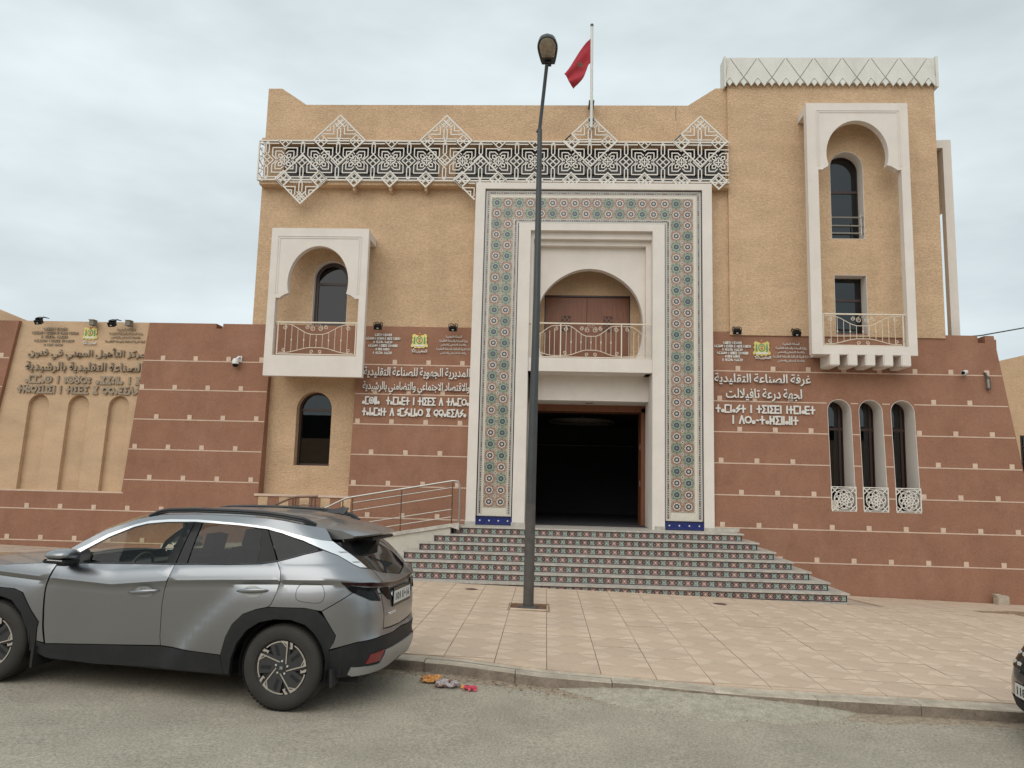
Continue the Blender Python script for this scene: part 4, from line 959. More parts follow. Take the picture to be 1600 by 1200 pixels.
def sign(name, loc, label, ylow):
    return root(name, loc, label, 'sign', 'lettered signs on the street front')
# right sign
s1 = sign('wall_sign', (4.9, 17.5, 3.5), 'White raised lettering on red wall between the portal and the three tall windows', 0)
ys = lambda z: rf(0, z) - .045
put_line('غرفة الصناعة التقليدية', 3.77, 5.92, 4.33, 4.60, ys(4.5), 'letter', s1, .04)
put_line('لجهة درعة تافيلالت', 4.02, 5.71, 3.97, 4.26, ys(4.1), 'letter', s1, .04)
tif_mesh(B().use('letter'), 'TaMNaYT N TINIDN NTMNaDT', 3.80, 5.98, 3.71, 3.87, ys(3.8), .04, .034, each=s1, key='letter')
tif_mesh(B().use('letter'), 'N AOa-TaHILaLT', 4.16, 5.60, 3.46, 3.63, ys(3.5), .04, .034, each=s1, key='letter')
emblem(4.86, 5.20, .40, rf(0, 5.2) - .01, s1); scriptlogo(4.68, 5.06, 4.93, 5.02, ys(5), 'letter', s1)
small_lines(s1, 'letter', 4.20, .82, 5.29, .079, TF6, rf(0, 5.1) - .02, False); small_lines(s1, 'letter', 5.52, .82, 5.27, .098, AR5, rf(0, 5.1) - .02, True)
s2 = sign('wall_sign', (-3, 17.5, 3.5), 'White raised lettering on red wall between the left balcony and the portal', 0)
put_line('المديرية الجهوية للصناعة التقليدية', -4.27, -1.80, 4.33, 4.60, ys(4.5), 'letter', s2, .04)
put_line('والاقتصاد الاجتماعي والتضامني بالرشيدية', -4.27, -1.79, 3.96, 4.26, ys(4.1), 'letter', s2, .04)
tif_mesh(B().use('letter'), 'aMSLa  TaMNaDT N TNIDI A TAaMOa', -4.25, -1.80, 3.73, 3.89, ys(3.8), .04, .032, each=s2, key='letter')
tif_mesh(B().use('letter'), 'TaNaMUNT A UMYaWaO X QQaCIAYa', -4.24, -1.86, 3.47, 3.63, ys(3.5), .04, .032, each=s2, key='letter')
emblem(-3.01, 5.24, .40, rf(0, 5.2) - .01, s2); scriptlogo(-3.20, -2.82, 4.94, 5.03, ys(5), 'letter', s2)
small_lines(s2, 'letter', -3.87, .80, 5.34, .085, TF6, rf(0, 5.1) - .02, False); small_lines(s2, 'letter', -2.21, .80, 5.31, .098, AR5, rf(0, 5.1) - .02, True)
s3 = sign('wall_sign', (-11, 17.6, 4), 'Bronze raised lettering on the ochre panel above three blind arches', 0)
yp = lambda z: rf(0, z) + .06
put_line('مركز التأهيل المهني في فنون', -12.42, -9.56, 4.66, 4.95, yp(4.9), 'letterb', s3, .05)
put_line('الصناعة التقليدية بالرشيدية', -12.44, -9.58, 4.33, 4.60, yp(4.5), 'letterb', s3, .05)
tif_mesh(B().use('letterb'), 'aMMaS N USGOU aXXULa N X', -12.40, -9.60, 4.09, 4.25, yp(4.2), .05, .040, each=s3, key='letterb')
tif_mesh(B().use('letterb'), 'THUQIWIN N TNIDI X QQaCIAY', -12.55, -9.62, 3.85, 4.01, yp(3.9), .05, .040, each=s3, key='letterb')
emblem(-10.97, 5.31, .36, rf(0, 5.3) + .09, s3); scriptlogo(-11.13, -10.80, 5.02, 5.10, yp(5), 'letter', s3)
small_lines(s3, 'letterb', -11.85, 1.15, 5.38, .098, TF6[:5], rf(0, 5.1) + .085, False); small_lines(s3, 'letterb', -10.1, .98, 5.38, .098, AR5[:4], rf(0, 5.1) + .085, True, .05)
# ================================================================ FLOODLIGHTS and small fittings
def floodlight():
    r = root('floodlight', (0, 0, 0), '', 'floodlight', 'floodlights above the wall signs', M4=Matrix.Identity(4))
    b = B().use('black'); rt = Matrix.Rotation(R(32), 3, 'X')
    vs = [rt @ Vector(p) for p in [(-.095, -.05, -.055), (.095, -.05, -.055), (.075, .06, -.045), (-.075, .06, -.045), (-.095, -.05, .055), (.095, -.05, .055), (.075, .06, .045), (-.075, .06, .045)]]
    b.add(vs, [(0, 3, 2, 1), (4, 5, 6, 7), (0, 1, 5, 4), (1, 2, 6, 5), (2, 3, 7, 6), (3, 0, 4, 7)])
    for k in range(5): b.obox(rt @ Vector((-.06 + k * .03, .03, .06)), rt @ Vector((.004, 0, 0)), rt @ Vector((0, .05, 0)), rt @ Vector((0, 0, .02)))
    b.obj('housing', r, bevel=.008)
    b = B().use('gloss'); b.obox(rt @ Vector((0, -.052, 0)), rt @ Vector((.08, 0, 0)), rt @ Vector((0, .004, 0)), rt @ Vector((0, 0, .042))); ln = b.obj('lens', r); b = B().use('plate'); b.obox(rt @ Vector((.0, -.058, -.012)), rt @ Vector((.022, 0, 0)), rt @ Vector((0, .003, 0)), rt @ Vector((0, 0, .010))); b.obj('lamp_tube', ln)
    b = B().use('black'); b.tube([(-.10, 0, 0), (-.105, .0, .09), (-.05, .06, .13), (.0, .28, .14)], .009, 6); b.tube([(.10, 0, 0), (.105, .0, .09), (.05, .06, .13), (.0, .28, .14)], .009, 6); b.obj('bracket', r)
    return r
FL0 = floodlight()
fl = [((-12.03, 17.28, 5.50), -.2, 'black floodlight at the left end of the ochre panel'), ((-10.25, 17.28, 5.47), -.2, 'black floodlight over the right half of the ochre panel'),
      ((-3.94, 17.25, 5.50), 0, 'black floodlight beside the left balcony above white lettering'), ((-2.20, 17.25, 5.49), 0, 'black floodlight next to the left edge of the portal'),
      ((4.24, 17.25, 5.52), 0, 'black floodlight next to the right edge of the portal'), ((5.56, 17.25, 5.50), .1, 'black floodlight beside the tower balcony above white lettering')]
for k, (p, a, lb) in enumerate(fl):
    m = Matrix.Translation(p) @ Matrix.Rotation(a, 4, 'Z')
    if k == 0: FL0.matrix_world = m; FL0['label'] = lb
    else: copy_tree(FL0, m, lb)
for (x, lb) in ((-10.86, 'small grey box on the wall top above the gold coat of arms at the left'), (-9.98, 'small grey box on the wall top right of the second left floodlight')):
    r = root('junction_box', (x, 17.5, 5.5), lb, 'junction box', 'grey boxes on the left wall top')
    b = B().use('wallgrey'); b.box(x - .06, x + .06, 17.44, 17.60, 5.47, 5.60); b.obj('box_body', r, bevel=.01)
    b = B().use('kerb'); b.box(x - .07, x + .07, 17.42, 17.60, 5.60, 5.61); b.obj('lid', r)
b = B().use('black')
r = root('dome_camera', (-7.25, 17.45, 4.7), 'white dome surveillance camera on the red wall at the left', 'camera')
yv = rf(0, 4.7); b = B().use('lwhite'); b.box(-7.28, -7.18, yv - .03, yv, 4.66, 4.80); b.tube([(-7.23, yv, 4.76), (-7.23, yv - .09, 4.76), (-7.27, yv - .14, 4.70)], .03, 10); b.lathe([(.001, 4.73), (.05, 4.72), (.075, 4.67), (.078, 4.60), (.07, 4.59)], 18, c=(-7.28, yv - .14, 0)); b.obj('housing', r, smooth=True)
b = B().use('gloss'); b.lathe([(.07, 4.595), (.066, 4.56), (.045, 4.53), (.001, 4.515)], 18, c=(-7.28, yv - .14, 0)); b.obj('dome', r, smooth=True)
r = root('bullet_camera', (9.2, 17.4, 4.7), 'white bullet surveillance camera near the right end of the red wall', 'camera')
b = B().use('lwhite'); b.tube([(9.33, yv - .10, 4.72), (9.20, yv - .22, 4.68)], .048, 12); b.tube([(9.34, yv, 4.66), (9.34, yv - .07, 4.66), (9.28, yv - .14, 4.68)], .018, 8); b.lathe([(.05, yv - .02), (.05, yv)], 14, 'Y', (9.34, 0, 4.66)); b.obj('housing', r, smooth=False)
b = B().use('gloss'); b.tube([(9.20, yv - .22, 4.68), (9.195, yv - .225, 4.679)], .040, 12); b.obj('lens', r)
r = root('wall_lamp', (9.8, 17.4, 4.5), 'dark cylinder wall lamp near the right end of the red wall', 'wall lamp')
b = B().use('pole2'); b.box(9.76, 9.80, yv - .06, yv, 4.66, 4.72); b.tube([(9.78, yv - .08, 4.66), (9.80, yv - .08, 4.60)], .02, 8); b.lathe([(.001, 4.62), (.045, 4.61), (.045, 4.58)], 14, c=(9.80, yv - .08, 0)); b.lathe([(.045, 4.37), (.045, 4.34), (.001, 4.33)], 14, c=(9.81, yv - .08, 0)); b.tube([(9.765, yv - .1, 4.6), (9.775, yv - .1, 4.35)], .008); b.tube([(9.845, yv - .1, 4.6), (9.85, yv - .1, 4.35)], .008); b.obj('lamp_cage', r)
b = B().use('cream'); b.tube([(9.80, yv - .08, 4.59), (9.81, yv - .08, 4.36)], .03, 12); b.obj('glass_tube', r)
r = root('concrete_block', (9.6, 17.1, -.2), 'small grey concrete block at the foot of the right red wall', 'block')
z = gz(9.6, 17); b = B().use('kerb'); b.box(9.50, 9.74, 16.96, 17.15, z - .03, z + .19); b.obj('block_body', r, bevel=.012)
b = B().use('kerb'); b.box(9.47, 9.60, 17.0, 17.1, z + .19, z + .215); b.obj('mortar_cap', r)
for x, y, lb in ((-1.3, 14.0, 'small round drain cover in the paving left of the street lamp'), (3.05, 13.85, 'small round drain cover in the paving right of the street lamp')):
    z = gz(x, y); r = root('drain_cover', (x, y, z), lb, 'drain cover', 'drain covers in the paving'); b = B().use('rustysteel'); b.lathe([(.001, z + .006), (.10, z + .006), (.12, z + .002), (.12, z - .02)], 20, c=(x, y, 0)); b.obj('lid', r)
# ================================================================ FLAG
r = root('flagpole', (.9, 17.45, 11), 'white flagpole above the parapet over the portal', 'flagpole')
b = B().use('mast'); b.tube([(.905, 17.22, 10.35), (.89, 17.22, 12.9)], .034, 12); b.obj('pole', r, smooth=True)
b = B().use('pole2'); b.tube([(.89, 17.22, 12.9), (.889, 17.22, 12.96)], .038, 10); b.obj('finial', r)
b = B().use('pole2'); b.box(.84, .97, 17.22, 17.6, 10.55, 10.59); b.box(.84, .97, 17.22, 17.6, 11.0, 11.04); b.obj('clamp', r)
r = root('flag', (.88, 17.2, 12), 'red flag with green star hanging folded from the white pole', 'flag')
NU, NV = 36, 22; vs = []
OL = spline([(.0, .0), (-.13, -.12), (-.27, -.31), (-.40, -.55), (-.52, -.80), (-.62, -.97)], 8)      # upper edge from the hoist
LO = spline([(.0, -.62), (-.05, -.68), (-.10, -.85), (-.17, -1.05), (-.28, -1.18), (-.41, -1.27)], 8)
for i in range(NU + 1):
    u = i / NU; a = OL[min(len(OL) - 1, int(u * (len(OL) - 1) + .5))]; c = LO[min(len(LO) - 1, int(u * (len(LO) - 1) + .5))]
    for j in range(NV + 1):
        v = j / NV; x = a[0] * (1 - v) + c[0] * v; z = a[1] * (1 - v) + c[1] * v
        if u > .85: x += .03 * math.sin(v * 7) * (u - .85) * 6
        vs.append((.865 + x, 17.22 + .05 * math.sin(v * 9 + u * 5) * (u ** .6) + .10 * u * math.sin(u * 4 + v * 2), 12.60 + z))
b = B().use('flag'); b.add(vs, [(i * (NV + 1) + j, (i + 1) * (NV + 1) + j, (i + 1) * (NV + 1) + j + 1, i * (NV + 1) + j + 1) for i in range(NU) for j in range(NV)])
me = b.mesh('flag_cloth', smooth='all', fix=False); o = put('flag_cloth', me, r); s_ = o.modifiers.new('thick', 'SOLIDIFY'); s_.thickness = .006
b = B().use('flaggreen'); P = [(.62 + a, 11.88 + c) for a, c in star(.085, .033, 5, math.pi / 2 - .4)]
b.add([(p[0], 17.13, p[1]) for p in P] + [(.62, 17.13, 11.88)], [(i, (i + 1) % 10, 10) for i in range(10)])
b.obj('star', r)
# ================================================================ STREET LAMP
LX, LYp = -.24, 12.35; lz = gz(LX, LYp)
r = root('street_lamp', (LX, LYp, lz), 'tall tapering dark grey street lamp in front of the stairs', 'street lamp')
b = B().use('pole2'); b.tube([(LX, LYp, lz - .1), (LX + .003, LYp, lz + 1.6)], .083, 20, r2=.078); b.obj('pole_base', r, smooth=True)
b = B().use('pole'); b.tube([(LX + .003, LYp, lz + 1.6), (LX + .03, LYp, 5), (LX + .02, LYp, 7.95)], .077, 20, r2=.040); b.obj('pole', r, smooth=True)
b = B().use('pole'); b.tube([(LX + .015, LYp, 7.85), (LX + .02, LYp, 8.0), (LX + .12, LYp - .36, 8.92)], .030, 12); b.tube([(LX - .03, LYp, 7.9), (LX + .02, LYp, 8.0)], .02, 6); b.obj('arm', r, smooth=True)
# head: a rounded shell seen from below, projecting toward the street
hc = Vector((LX + .13, LYp - .58, 9.06)); ax = Vector((1, 0, .02)); ay = Vector((-.05, -1, .38)).normalized(); az = ax.cross(ay).normalized()
if az.z < 0: az = -az
def hp(u, v, w): return hc + ax * u * .80 + ay * (v * .68) + az * w
HO = [(.13, -.42), (.16, -.30), (.205, 0), (.195, .16), (.13, .31), (0, .37)]; HO = spline(HO, 4); HO = HO + [(-a, c) for a, c in HO[::-1][1:]]
b = B().use('pole'); n = len(HO); rings = [(1.0, -.02), (1.0, .02), (.93, .08), (.7, .13), (.35, .155)]
vs = [hp(a * s_, c * s_, w) for s_, w in rings for a, c in HO]
fs = [(k * n + i, k * n + (i + 1) % n, (k + 1) * n + (i + 1) % n, (k + 1) * n + i) for k in range(len(rings) - 1) for i in range(n)] + [tuple((len(rings) - 1) * n + i for i in range(n)), tuple(range(n))[::-1]]
b.add(vs, fs); b.obj('head', r, smooth=True)
LO_ = [(.80 * a, (c + .02) * .82 + .035 if c > -.26 else -.20) for a, c in HO]
b = B().use('black'); b.add([hp(a * 1.1, c * 1.06, -.028) for a, c in LO_] + [hp(a * 1.1, c * 1.06, .0) for a, c in LO_], [tuple(range(n))[::-1]] + [(i, (i + 1) % n, n + (i + 1) % n, n + i) for i in range(n)]); b.obj('gasket', r)
b = B().use('lens'); vs = [hp(a * s_, c * s_, w) for s_, w in ((1, -.03), (.9, -.05), (.6, -.068), (.25, -.075)) for a, c in LO_]
b.add(vs, [(k * n + i, k * n + (i + 1) % n, (k + 1) * n + (i + 1) % n, (k + 1) * n + i) for k in range(3) for i in range(n)] + [tuple(3 * n + i for i in range(n))]); b.obj('lens', r, smooth=True)
b = B().use('black'); b.obox(hp(0, -.36, -.04), ax * .05, ay * .05, az * .02); b.obj('clamp', r)
# square pit round the lamp foot
b = B().use('darksoil'); b.box(-.52, .06, 12.0, 12.66, lz - .08, lz - .010); pit = b.obj('lamp_pit', kind='structure')
b = B().use('rustysteel'); b.prism(rect(-.53, .07, 0, 1), [], 12.0, 12.01) if 0 else None
b = B().use('soil'); b.box(-.53, .07, 11.98, 12.0, lz - .05, lz + .012); b.box(-.53, .07, 12.66, 12.68, lz - .05, lz + .012); b.box(-.55, -.53, 11.98, 12.68, lz - .05, lz + .014); b.box(.07, .09, 11.98, 12.68, lz - .05, lz + .010); b.obj('pit_edge', pit)
b = B().use('pole2'); b.lathe([(.16, lz - .035), (.15, lz + .01), (.085, lz + .025)], 10, c=(LX, LYp, 0)); b.obj('foot_mortar', r)
# ================================================================ NEIGHBOURS AND CABLE
r = root('neighbour_building', (20, 28, 0), 'plain sand coloured building behind the right end of the red wall', 'building')
b = B().use('ochre'); b.prism([(14.0, -1), (30, -1), (30, 7.4), (16.6, 7.15), (16.6, 6.85), (14.0, 6.2)], [rect(15.55, 17.2, 2.5, 3.98)], 26, 26.4); b.obj('wall', r)
b = B().use('brown')
for k in range(8): b.box(15.6 + k * .2, 15.63 + k * .2, 26.05, 26.08, 2.5, 3.95)
for z in (2.6, 3.1, 3.6): b.box(15.55, 17.2, 26.04, 26.09, z, z + .03)
f = b.obj('window', r); b = B().use('glass_win'); b.face([(15.5, 26.2, 2.4), (17.3, 26.2, 2.4), (17.3, 26.2, 4.0), (15.5, 26.2, 4.0)]); b.obj('pane', f)
b = B().use('marble'); b.box(15.45, 17.3, 25.9, 26.0, 2.42, 2.5); b.obj('sill', f)
b = B().use('ochre'); b.box(14, 30, 26.4, 36, -1, 6.1); b.obj('block_body', r)
b = B().use('dark'); b.box(15.4, 17.3, 26.36, 26.39, 2.4, 4.05); b.obj('room', r)
r = root('added_opposite_terrace', (0, -16, 0), 'long tan terrace across the street, out of view, added to be mirrored in windows and car paint', 'building')  # unseen terrace, put in so windows and car paint have something to reflect
b = B().use('ochre2'); b.prism([(-45, -.5), (40, -.5), (40, 5.5), (12, 5.5), (12, 7.6), (-6, 7.6), (-6, 4.8), (-20, 4.8), (-20, 6.8), (-45, 6.8)], [rect(x, x + 1.3, z, z + 1.5) for x in range(-42, 38, 5) for z in (1.2,)] + [rect(x, x + 1.2, 4.9, 6.2) for x in (-4, 0, 4, 8)], -18.3, -18); b.obj('wall', r)
b = B().use('dark'); b.box(-44, 39, -18.6, -18.55, 0, 6.5); b.obj('room', r)
r = root('overhead_cable', (14, 25, 7), 'black cable sloping up from behind the right red wall', 'cable')
b = B().use('cable'); b.tube([(12.3, 25, 6.95), (13.9, 25, 7.10), (15.5, 25, 7.42), (19, 25, 8.3)], .02, 5); b.obj('cable_run', r)
# ================================================================ LITTER
b = B(); rnd = random.Random(5)
for k in range(260):
    x = rnd.gauss(-.8, .8); y = ky(x) - abs(rnd.gauss(0, .16)) - .03; b.use(rnd.choice(['dirt', 'letterb', 'darksoil', 'foil', 'kerb'])); a = rnd.random() * 6.28; s1, s2 = rnd.uniform(.005, .018), rnd.uniform(.003, .009)
    P = [(x + s1 * math.cos(a) * u - s2 * math.sin(a) * v, y + s1 * math.sin(a) * u + s2 * math.cos(a) * v, zr(x) + .006 + rnd.uniform(0, .010)) for u, v in ((-1, -.6), (1, -1), (.8, 1), (-.9, .7))]; b.face(P)
put('dry_scraps', b.mesh('dry_scraps', fix=False), kind='stuff')
def crumple(cx, cy, r_, key, n=9, h=.04, sd=1):
    rnd = random.Random(sd); b = B().use(key); P = []
    for i in range(n + 1):
        for j in range(n + 1):
            x = (i / n - .5) * 2 * r_[0]; y = (j / n - .5) * 2 * r_[1]; x += rnd.uniform(-.2, .2) * r_[0]; y += rnd.uniform(-.2, .2) * r_[1]
            P.append((cx + x, cy + y, zr(cx) + .008 + rnd.random() * h))
    b.add(P, [(i * (n + 1) + j, (i + 1) * (n + 1) + j, (i + 1) * (n + 1) + j + 1, i * (n + 1) + j + 1) for i in range(n) for j in range(n) if rnd.random() > .06])
    return b
def litter(name, lb, items):
    r = root(name, (items[0][0], items[0][1], zr(items[0][0])), lb, 'litter', 'litter lying by the kerb')
    for k, (x, y, rr, key, h) in enumerate(items): crumple(x, y, rr, key, 8, h, int(x * 1000) + k).obj('crumpled_sheet', r)
litter('wrapper', 'crumpled orange wrapper by the kerb behind the silver car', [(-1.13, 8.10, (.10, .09), 'orange', .05), (-1.03, 8.02, (.04, .03), 'plate', .03)])
litter('plastic_bag', 'grey and pink crumpled bag between the orange and red litter', [(-.93, 7.95, (.11, .08), 'foil', .06), (-.90, 8.0, (.035, .03), 't_pink', .07), (-1.0, 7.90, (.06, .04), 't_rose', .04)])
litter('wrapper', 'small crumpled red wrapper, rightmost piece of the kerb litter', [(-.70, 7.86, (.065, .045), 'rose', .04), (-.76, 7.93, (.04, .05), 'orange', .02)])
# ================================================================ CARS
# body surface in car coordinates: a runs along the flank and round the rear corner, z is height
def interp(x,xs,ys):
    if x<=xs[0]: return ys[0]
    for i in range(1,len(xs)):
        if x<=xs[i]:
            f=(x-xs[i-1])/(xs[i]-xs[i-1]); return ys[i-1]+f*(ys[i]-ys[i-1])
    return ys[-1]
WZ=[-.95,-.8,-.62,-.45,-.3,-.16,-.06,-.045,0,.05,.10,.135,.25,.4,.5,.56,.64]
WV=[.875,.90,.922,.934,.938,.930,.912,.902,.928,.917,.898,.868,.818,.745,.685,.63,.54]
CA=[-3,-2.4,-1.7,-1.1,-.5,0,.55,1.17,1.6,2.4];CV=[.98,1.0,.975,.96,1.036,1.074,1.107,1.128,1.115,1.09]
RZ=[.15,.25,.34,.42,.50,.56,.61,.66,.80,.95,1.04,1.09,1.125,1.17,1.3,1.43,1.62]
RV=[-.62,-.71,-.765,-.79,-.79,-.77,-.785,-.76,-.77,-.75,-.735,-.745,-.715,-.66,-.54,-.38,-.10]
FZ=[.15,.3,.5,.7,.85,.95,1.12]
FV=[3.65,3.8,3.86,3.84,3.82,3.79,3.80]
MID=.6;CN=4.0
_T=[]
def _mk(NN,L0):
    pts=[];
    for i in range(401):
        th=math.pi/2*i/400
        x=math.sin(th)**(2/NN);y=math.cos(th)**(2/NN) if i<400 else 0
        pts.append((x,y))
    pts.insert(0,(0,1)); 
    L=0;o=[(0,0.,1.)]
    # fill initial gap
    first=pts[2][0]
    for k in range(1,60):
        x=first*k/60; y=(1-x**NN)**(1/NN); o.append((0,x,y))
    for x,y in pts[2:]: o.append((0,x,y))
    r=[];a=0;px,py=0,1
    for _,x,y in o:
        a+=math.hypot((x-px)*L0,(y-py)*.93);px,py=x,y;r.append((a,x,y))
    return r
_T=_mk(CN,1.45);_F=_mk(7,3.2);_FA=[q[0] for q in _F];_FX=[q[1] for q in _F];_FY=[q[2] for q in _F];_TA=[q[0] for q in _T];_TX=[q[1] for q in _T];_TY=[q[2] for q in _T];AMAX=_TA[-1]
WF=[.858,.866,.875,.885,.893,.900,.904,.901,.928,.917,.898,.868,.818,.745,.685,.63,.54]
def _s(x,a,b):
    t=min(1,max(0,(x-a)/(b-a))); return t*t*(3-2*t)
def CM(a,z):
    q=a if a<AMAX else 2*AMAX-a
    zz=z-interp(q,CA,CV); h=max(_s(q-.05+.9*(.95-z),-.10,.14),_s(-q,1.6,1.95))
    w=interp(zz,WZ,WV)*h+interp(zz,WZ,WF)*(1-h)
    if a>=0:
        k=1
        if a>AMAX: a=2*AMAX-a;k=-1
        x=interp(a,_TA,_TX);y=interp(a,_TA,_TY)*k
        return (MID-x*(MID-interp(z,RZ,RV)),y*w,z)
    s=MID-a
    if z<1.12:
        x=interp(min(-a,_FA[-1]),_FA,_FX);y=interp(min(-a,_FA[-1]),_FA,_FY);s=MID+x*(interp(z,FZ,FV)-MID)
    else: y=1-.012*max(0,s-.4)**2
    y*=1-.008*(s-MID)**2 if z<1.12 else 1
    return (s,y*w,z)

WB = 2.8687; AW = (.6, .6 - WB)
def norm(a, z):
    e = 2e-3; p = Vector(CM(a, z)); u = Vector(CM(a + e, z)) - Vector(CM(a - e, z)); v = Vector(CM(a, z + e)) - Vector(CM(a, z - e)); n = u.cross(v)
    if n.length < 1e-12: n = Vector((0, 1, 0))
    n.normalize(); c = p - Vector((1.2, 0, p.z))
    return n if n.dot(c) > 0 else -n
def inpoly(x, y, P):
    r = False; n = len(P); j = n - 1
    for i in range(n):
        if (P[i][1] > y) != (P[j][1] > y) and x < (P[j][0] - P[i][0]) * (y - P[i][1]) / (P[j][1] - P[i][1]) + P[i][0]: r = not r
        j = i
    return r
ROWS = [-.85, -.75, -.66, -.58, -.5, -.42, -.34, -.27, -.21, -.16, -.11, -.075, -.045, -.022, 0, .025, .05, .075, .10, .12, .135, .18, .24, .30, .36, .42, .48, .53, .58]
def patch_data(poly, off=0.0, step=.055, rim=.02, shrink=.0028, side=1, sym=False):
    P = [Vector(p) for p in poly]
    if sym:      # start and end on the centre line before mirroring
        k_ = [i for i in range(len(P)) if abs(P[i].x - AMAX) < 1e-6 and abs(P[(i + 1) % len(P)].x - AMAX) < 1e-6][0]; P = P[k_ + 1:] + P[:k_ + 1]
        P = P + [Vector((2 * AMAX - p.x, p.y)) for p in P[::-1]]
    area = sum(P[i].x * P[(i + 1) % len(P)].y - P[(i + 1) % len(P)].x * P[i].y for i in range(len(P)))
    if area < 0: P = P[::-1]
    # inset
    Q = []; n = len(P)
    for i in range(n):
        d1 = (P[i] - P[i - 1]); d2 = (P[(i + 1) % n] - P[i])
        if d1.length < 1e-6 or d2.length < 1e-6: Q.append(P[i]); continue
        d1.normalize(); d2.normalize(); n1 = Vector((-d1.y, d1.x)); n2 = Vector((-d2.y, d2.x)); m = n1 + n2
        m = m / max(.3, m.length_squared) * 2 if m.length > .3 else n1
        Q.append(P[i] + m * shrink)
    V = []
    for i in range(n):
        a, c = Q[i], Q[(i + 1) % n]; k = max(1, int((c - a).length / step)); V += [a + (c - a) * j / k for j in range(k)]
    nb = len(V); T = [(v.x, v.y) for v in V]; xs = [t[0] for t in T]; zs = [t[1] for t in T]
    x = math.floor(min(xs) / step) * step
    while x < max(xs):
        zc = interp(x if x < AMAX else 2 * AMAX - x, CA, CV)
        for r_ in ROWS:
            z = zc + r_
            if min(zs) < z < max(zs) and inpoly(x, z, T):
                if min((x - t[0]) ** 2 + (z - t[1]) ** 2 for t in T) > (step * .28) ** 2: V.append(Vector((x, z)))
        x += step
    res = geometry.delaunay_2d_cdt(V, [], [list(range(nb))], 1, 1e-5)
    v2, fs = res[0], res[2]; top = []; bot = []
    orig = res[3]
    p3 = []; 
    for v in v2: p = Vector(CM(v.x, v.y)); nn = norm(v.x, v.y); p3.append((p + nn * off, p + nn * (off - rim)))
    # boundary edges
    cnt = {}
    for f in fs:
        for i in range(len(f)):
            e = (f[i], f[(i + 1) % len(f)]); cnt[tuple(sorted(e))] = cnt.get(tuple(sorted(e)), []) + [e]
    vs = [p[0] for p in p3]; fs = [tuple(f) for f in fs]; N = len(vs)
    if rim:
        mp = {}
        for k_, e in cnt.items():
            if len(e) == 1:
                a, c = e[0]
                for q in (a, c):
                    if q not in mp: mp[q] = len(vs); vs.append(p3[q][1])
                fs.append((c, a, mp[a], mp[c]))
    if side < 0: vs = [Vector((v.x, -v.y, v.z)) for v in vs]; fs = [f[::-1] for f in fs]
    return vs, fs
def patch(name, poly, key, parent, off=0.0, rim=.02, both=True, sym=False, step=.055, shrink=.0028, sub=None):
    out = []
    for sd in ((1,) if sym or not both else (1, -1)):
        vs, fs = patch_data(poly, off, step, rim, shrink, sd, sym)
        b = B().use(key); b.add(vs, fs); me = b.mesh(name, fix=True)
        me.polygons.foreach_set('use_smooth', [True] * len(me.polygons)); me.set_sharp_from_angle(angle=R(40)); out.append(put(name, me, parent))
    return out[0]
CARM = Matrix(((-0.99350, -0.11158, 0, -2.16679), (0.11155, -0.99376, -.0225, 7.71922), (0.02266, 0.0, 1, 0), (0, 0, 0, 1)))
CARM = Matrix(CARM); _u = Vector((CARM[0][0], CARM[1][0], CARM[2][0])).cross(Vector((CARM[0][1], CARM[1][1], CARM[2][1])))
for i in range(3): CARM[i][2] = _u[i]
CAR = root('parked_suv', (0, 0, 0), 'silver SUV with black wheel-arch cladding parked by the kerb at the left', 'car', M4=CARM)
ch_lo = [(-1.60, 1.16), (-1.50, 1.233), (-1.471, 1.251), (-1.308, 1.356), (-1.101, 1.458), (-.977, 1.496), (-.78, 1.523), (-.474, 1.542), (-.039, 1.537), (.479, 1.521), (.713, 1.492), (.967, 1.436), (1.149, 1.369)]
ch_hi = [(-1.66, 1.17), (-1.56, 1.243), (-1.50, 1.275), (-1.329, 1.383), (-1.10, 1.482), (-.96, 1.523), (-.75, 1.549), (-.45, 1.563), (-.046, 1.557), (.481, 1.541), (.72, 1.517), (.946, 1.483), (1.203, 1.448)]
belt = [(-1.41, 1.120), (-1.1, 1.134), (-.804, 1.151), (-.476, 1.169), (-.005, 1.199), (.376, 1.224), (.562, 1.252), (.893, 1.324), (1.146, 1.365)]
edge = [(-1.74, 1.14), (-1.68, 1.215), (-1.56, 1.30), (-1.37, 1.420), (-1.10, 1.535), (-.87, 1.585), (-.53, 1.608), (-.1, 1.617), (.45, 1.615), (.80, 1.602), (1.12, 1.575), (1.42, 1.545)]
fd = [(-1.70, 1.108), (-1.722, 1.034), (-1.771, .903), (-1.757, .771), (-1.739, .605), (-1.725, .471), (-1.722, .378)]
mid = [(-.519, 1.166), (-.533, 1.064), (-.574, .954), (-.584, .808), (-.58, .663), (-.576, .533), (-.566, .455)]
rd = [(.562, 1.252), (.601, 1.172), (.571, 1.092), (.544, .994), (.502, .898), (.475, .872)]
rao = [(.032, .43), (.072, .584), (.132, .70), (.231, .795), (.353, .842), (.475, .870), (.822, .881), (.94, .865), (1.02, .797), (1.124, .657), (1.058, .534)]
rai = [(.13, .27), (.14, .41), (.19, .543), (.277, .655), (.40, .735), (.548, .772), (.70, .775), (.84, .74), (.935, .667), (.985, .58), (1.018, .467), (1.05, .35)]
patch('front_door', fd[::-1] + [(-1.60, 1.108)] + belt[:4] + mid + [] if 0 else [(-1.70, 1.108), (-1.55, 1.112)] + belt[:3] + mid + fd[::-1][:-1], 'paint', CAR)
patch('rear_door', mid[:1] + [(-.3, 1.182)] + belt[4:7] + rd[1:] + rao[4::-1] + mid[::-1][:-1], 'paint', CAR)
q_top = belt[6:] + [(1.271, 1.323), (1.388, 1.246), (1.456, 1.217), (1.544, 1.207)]
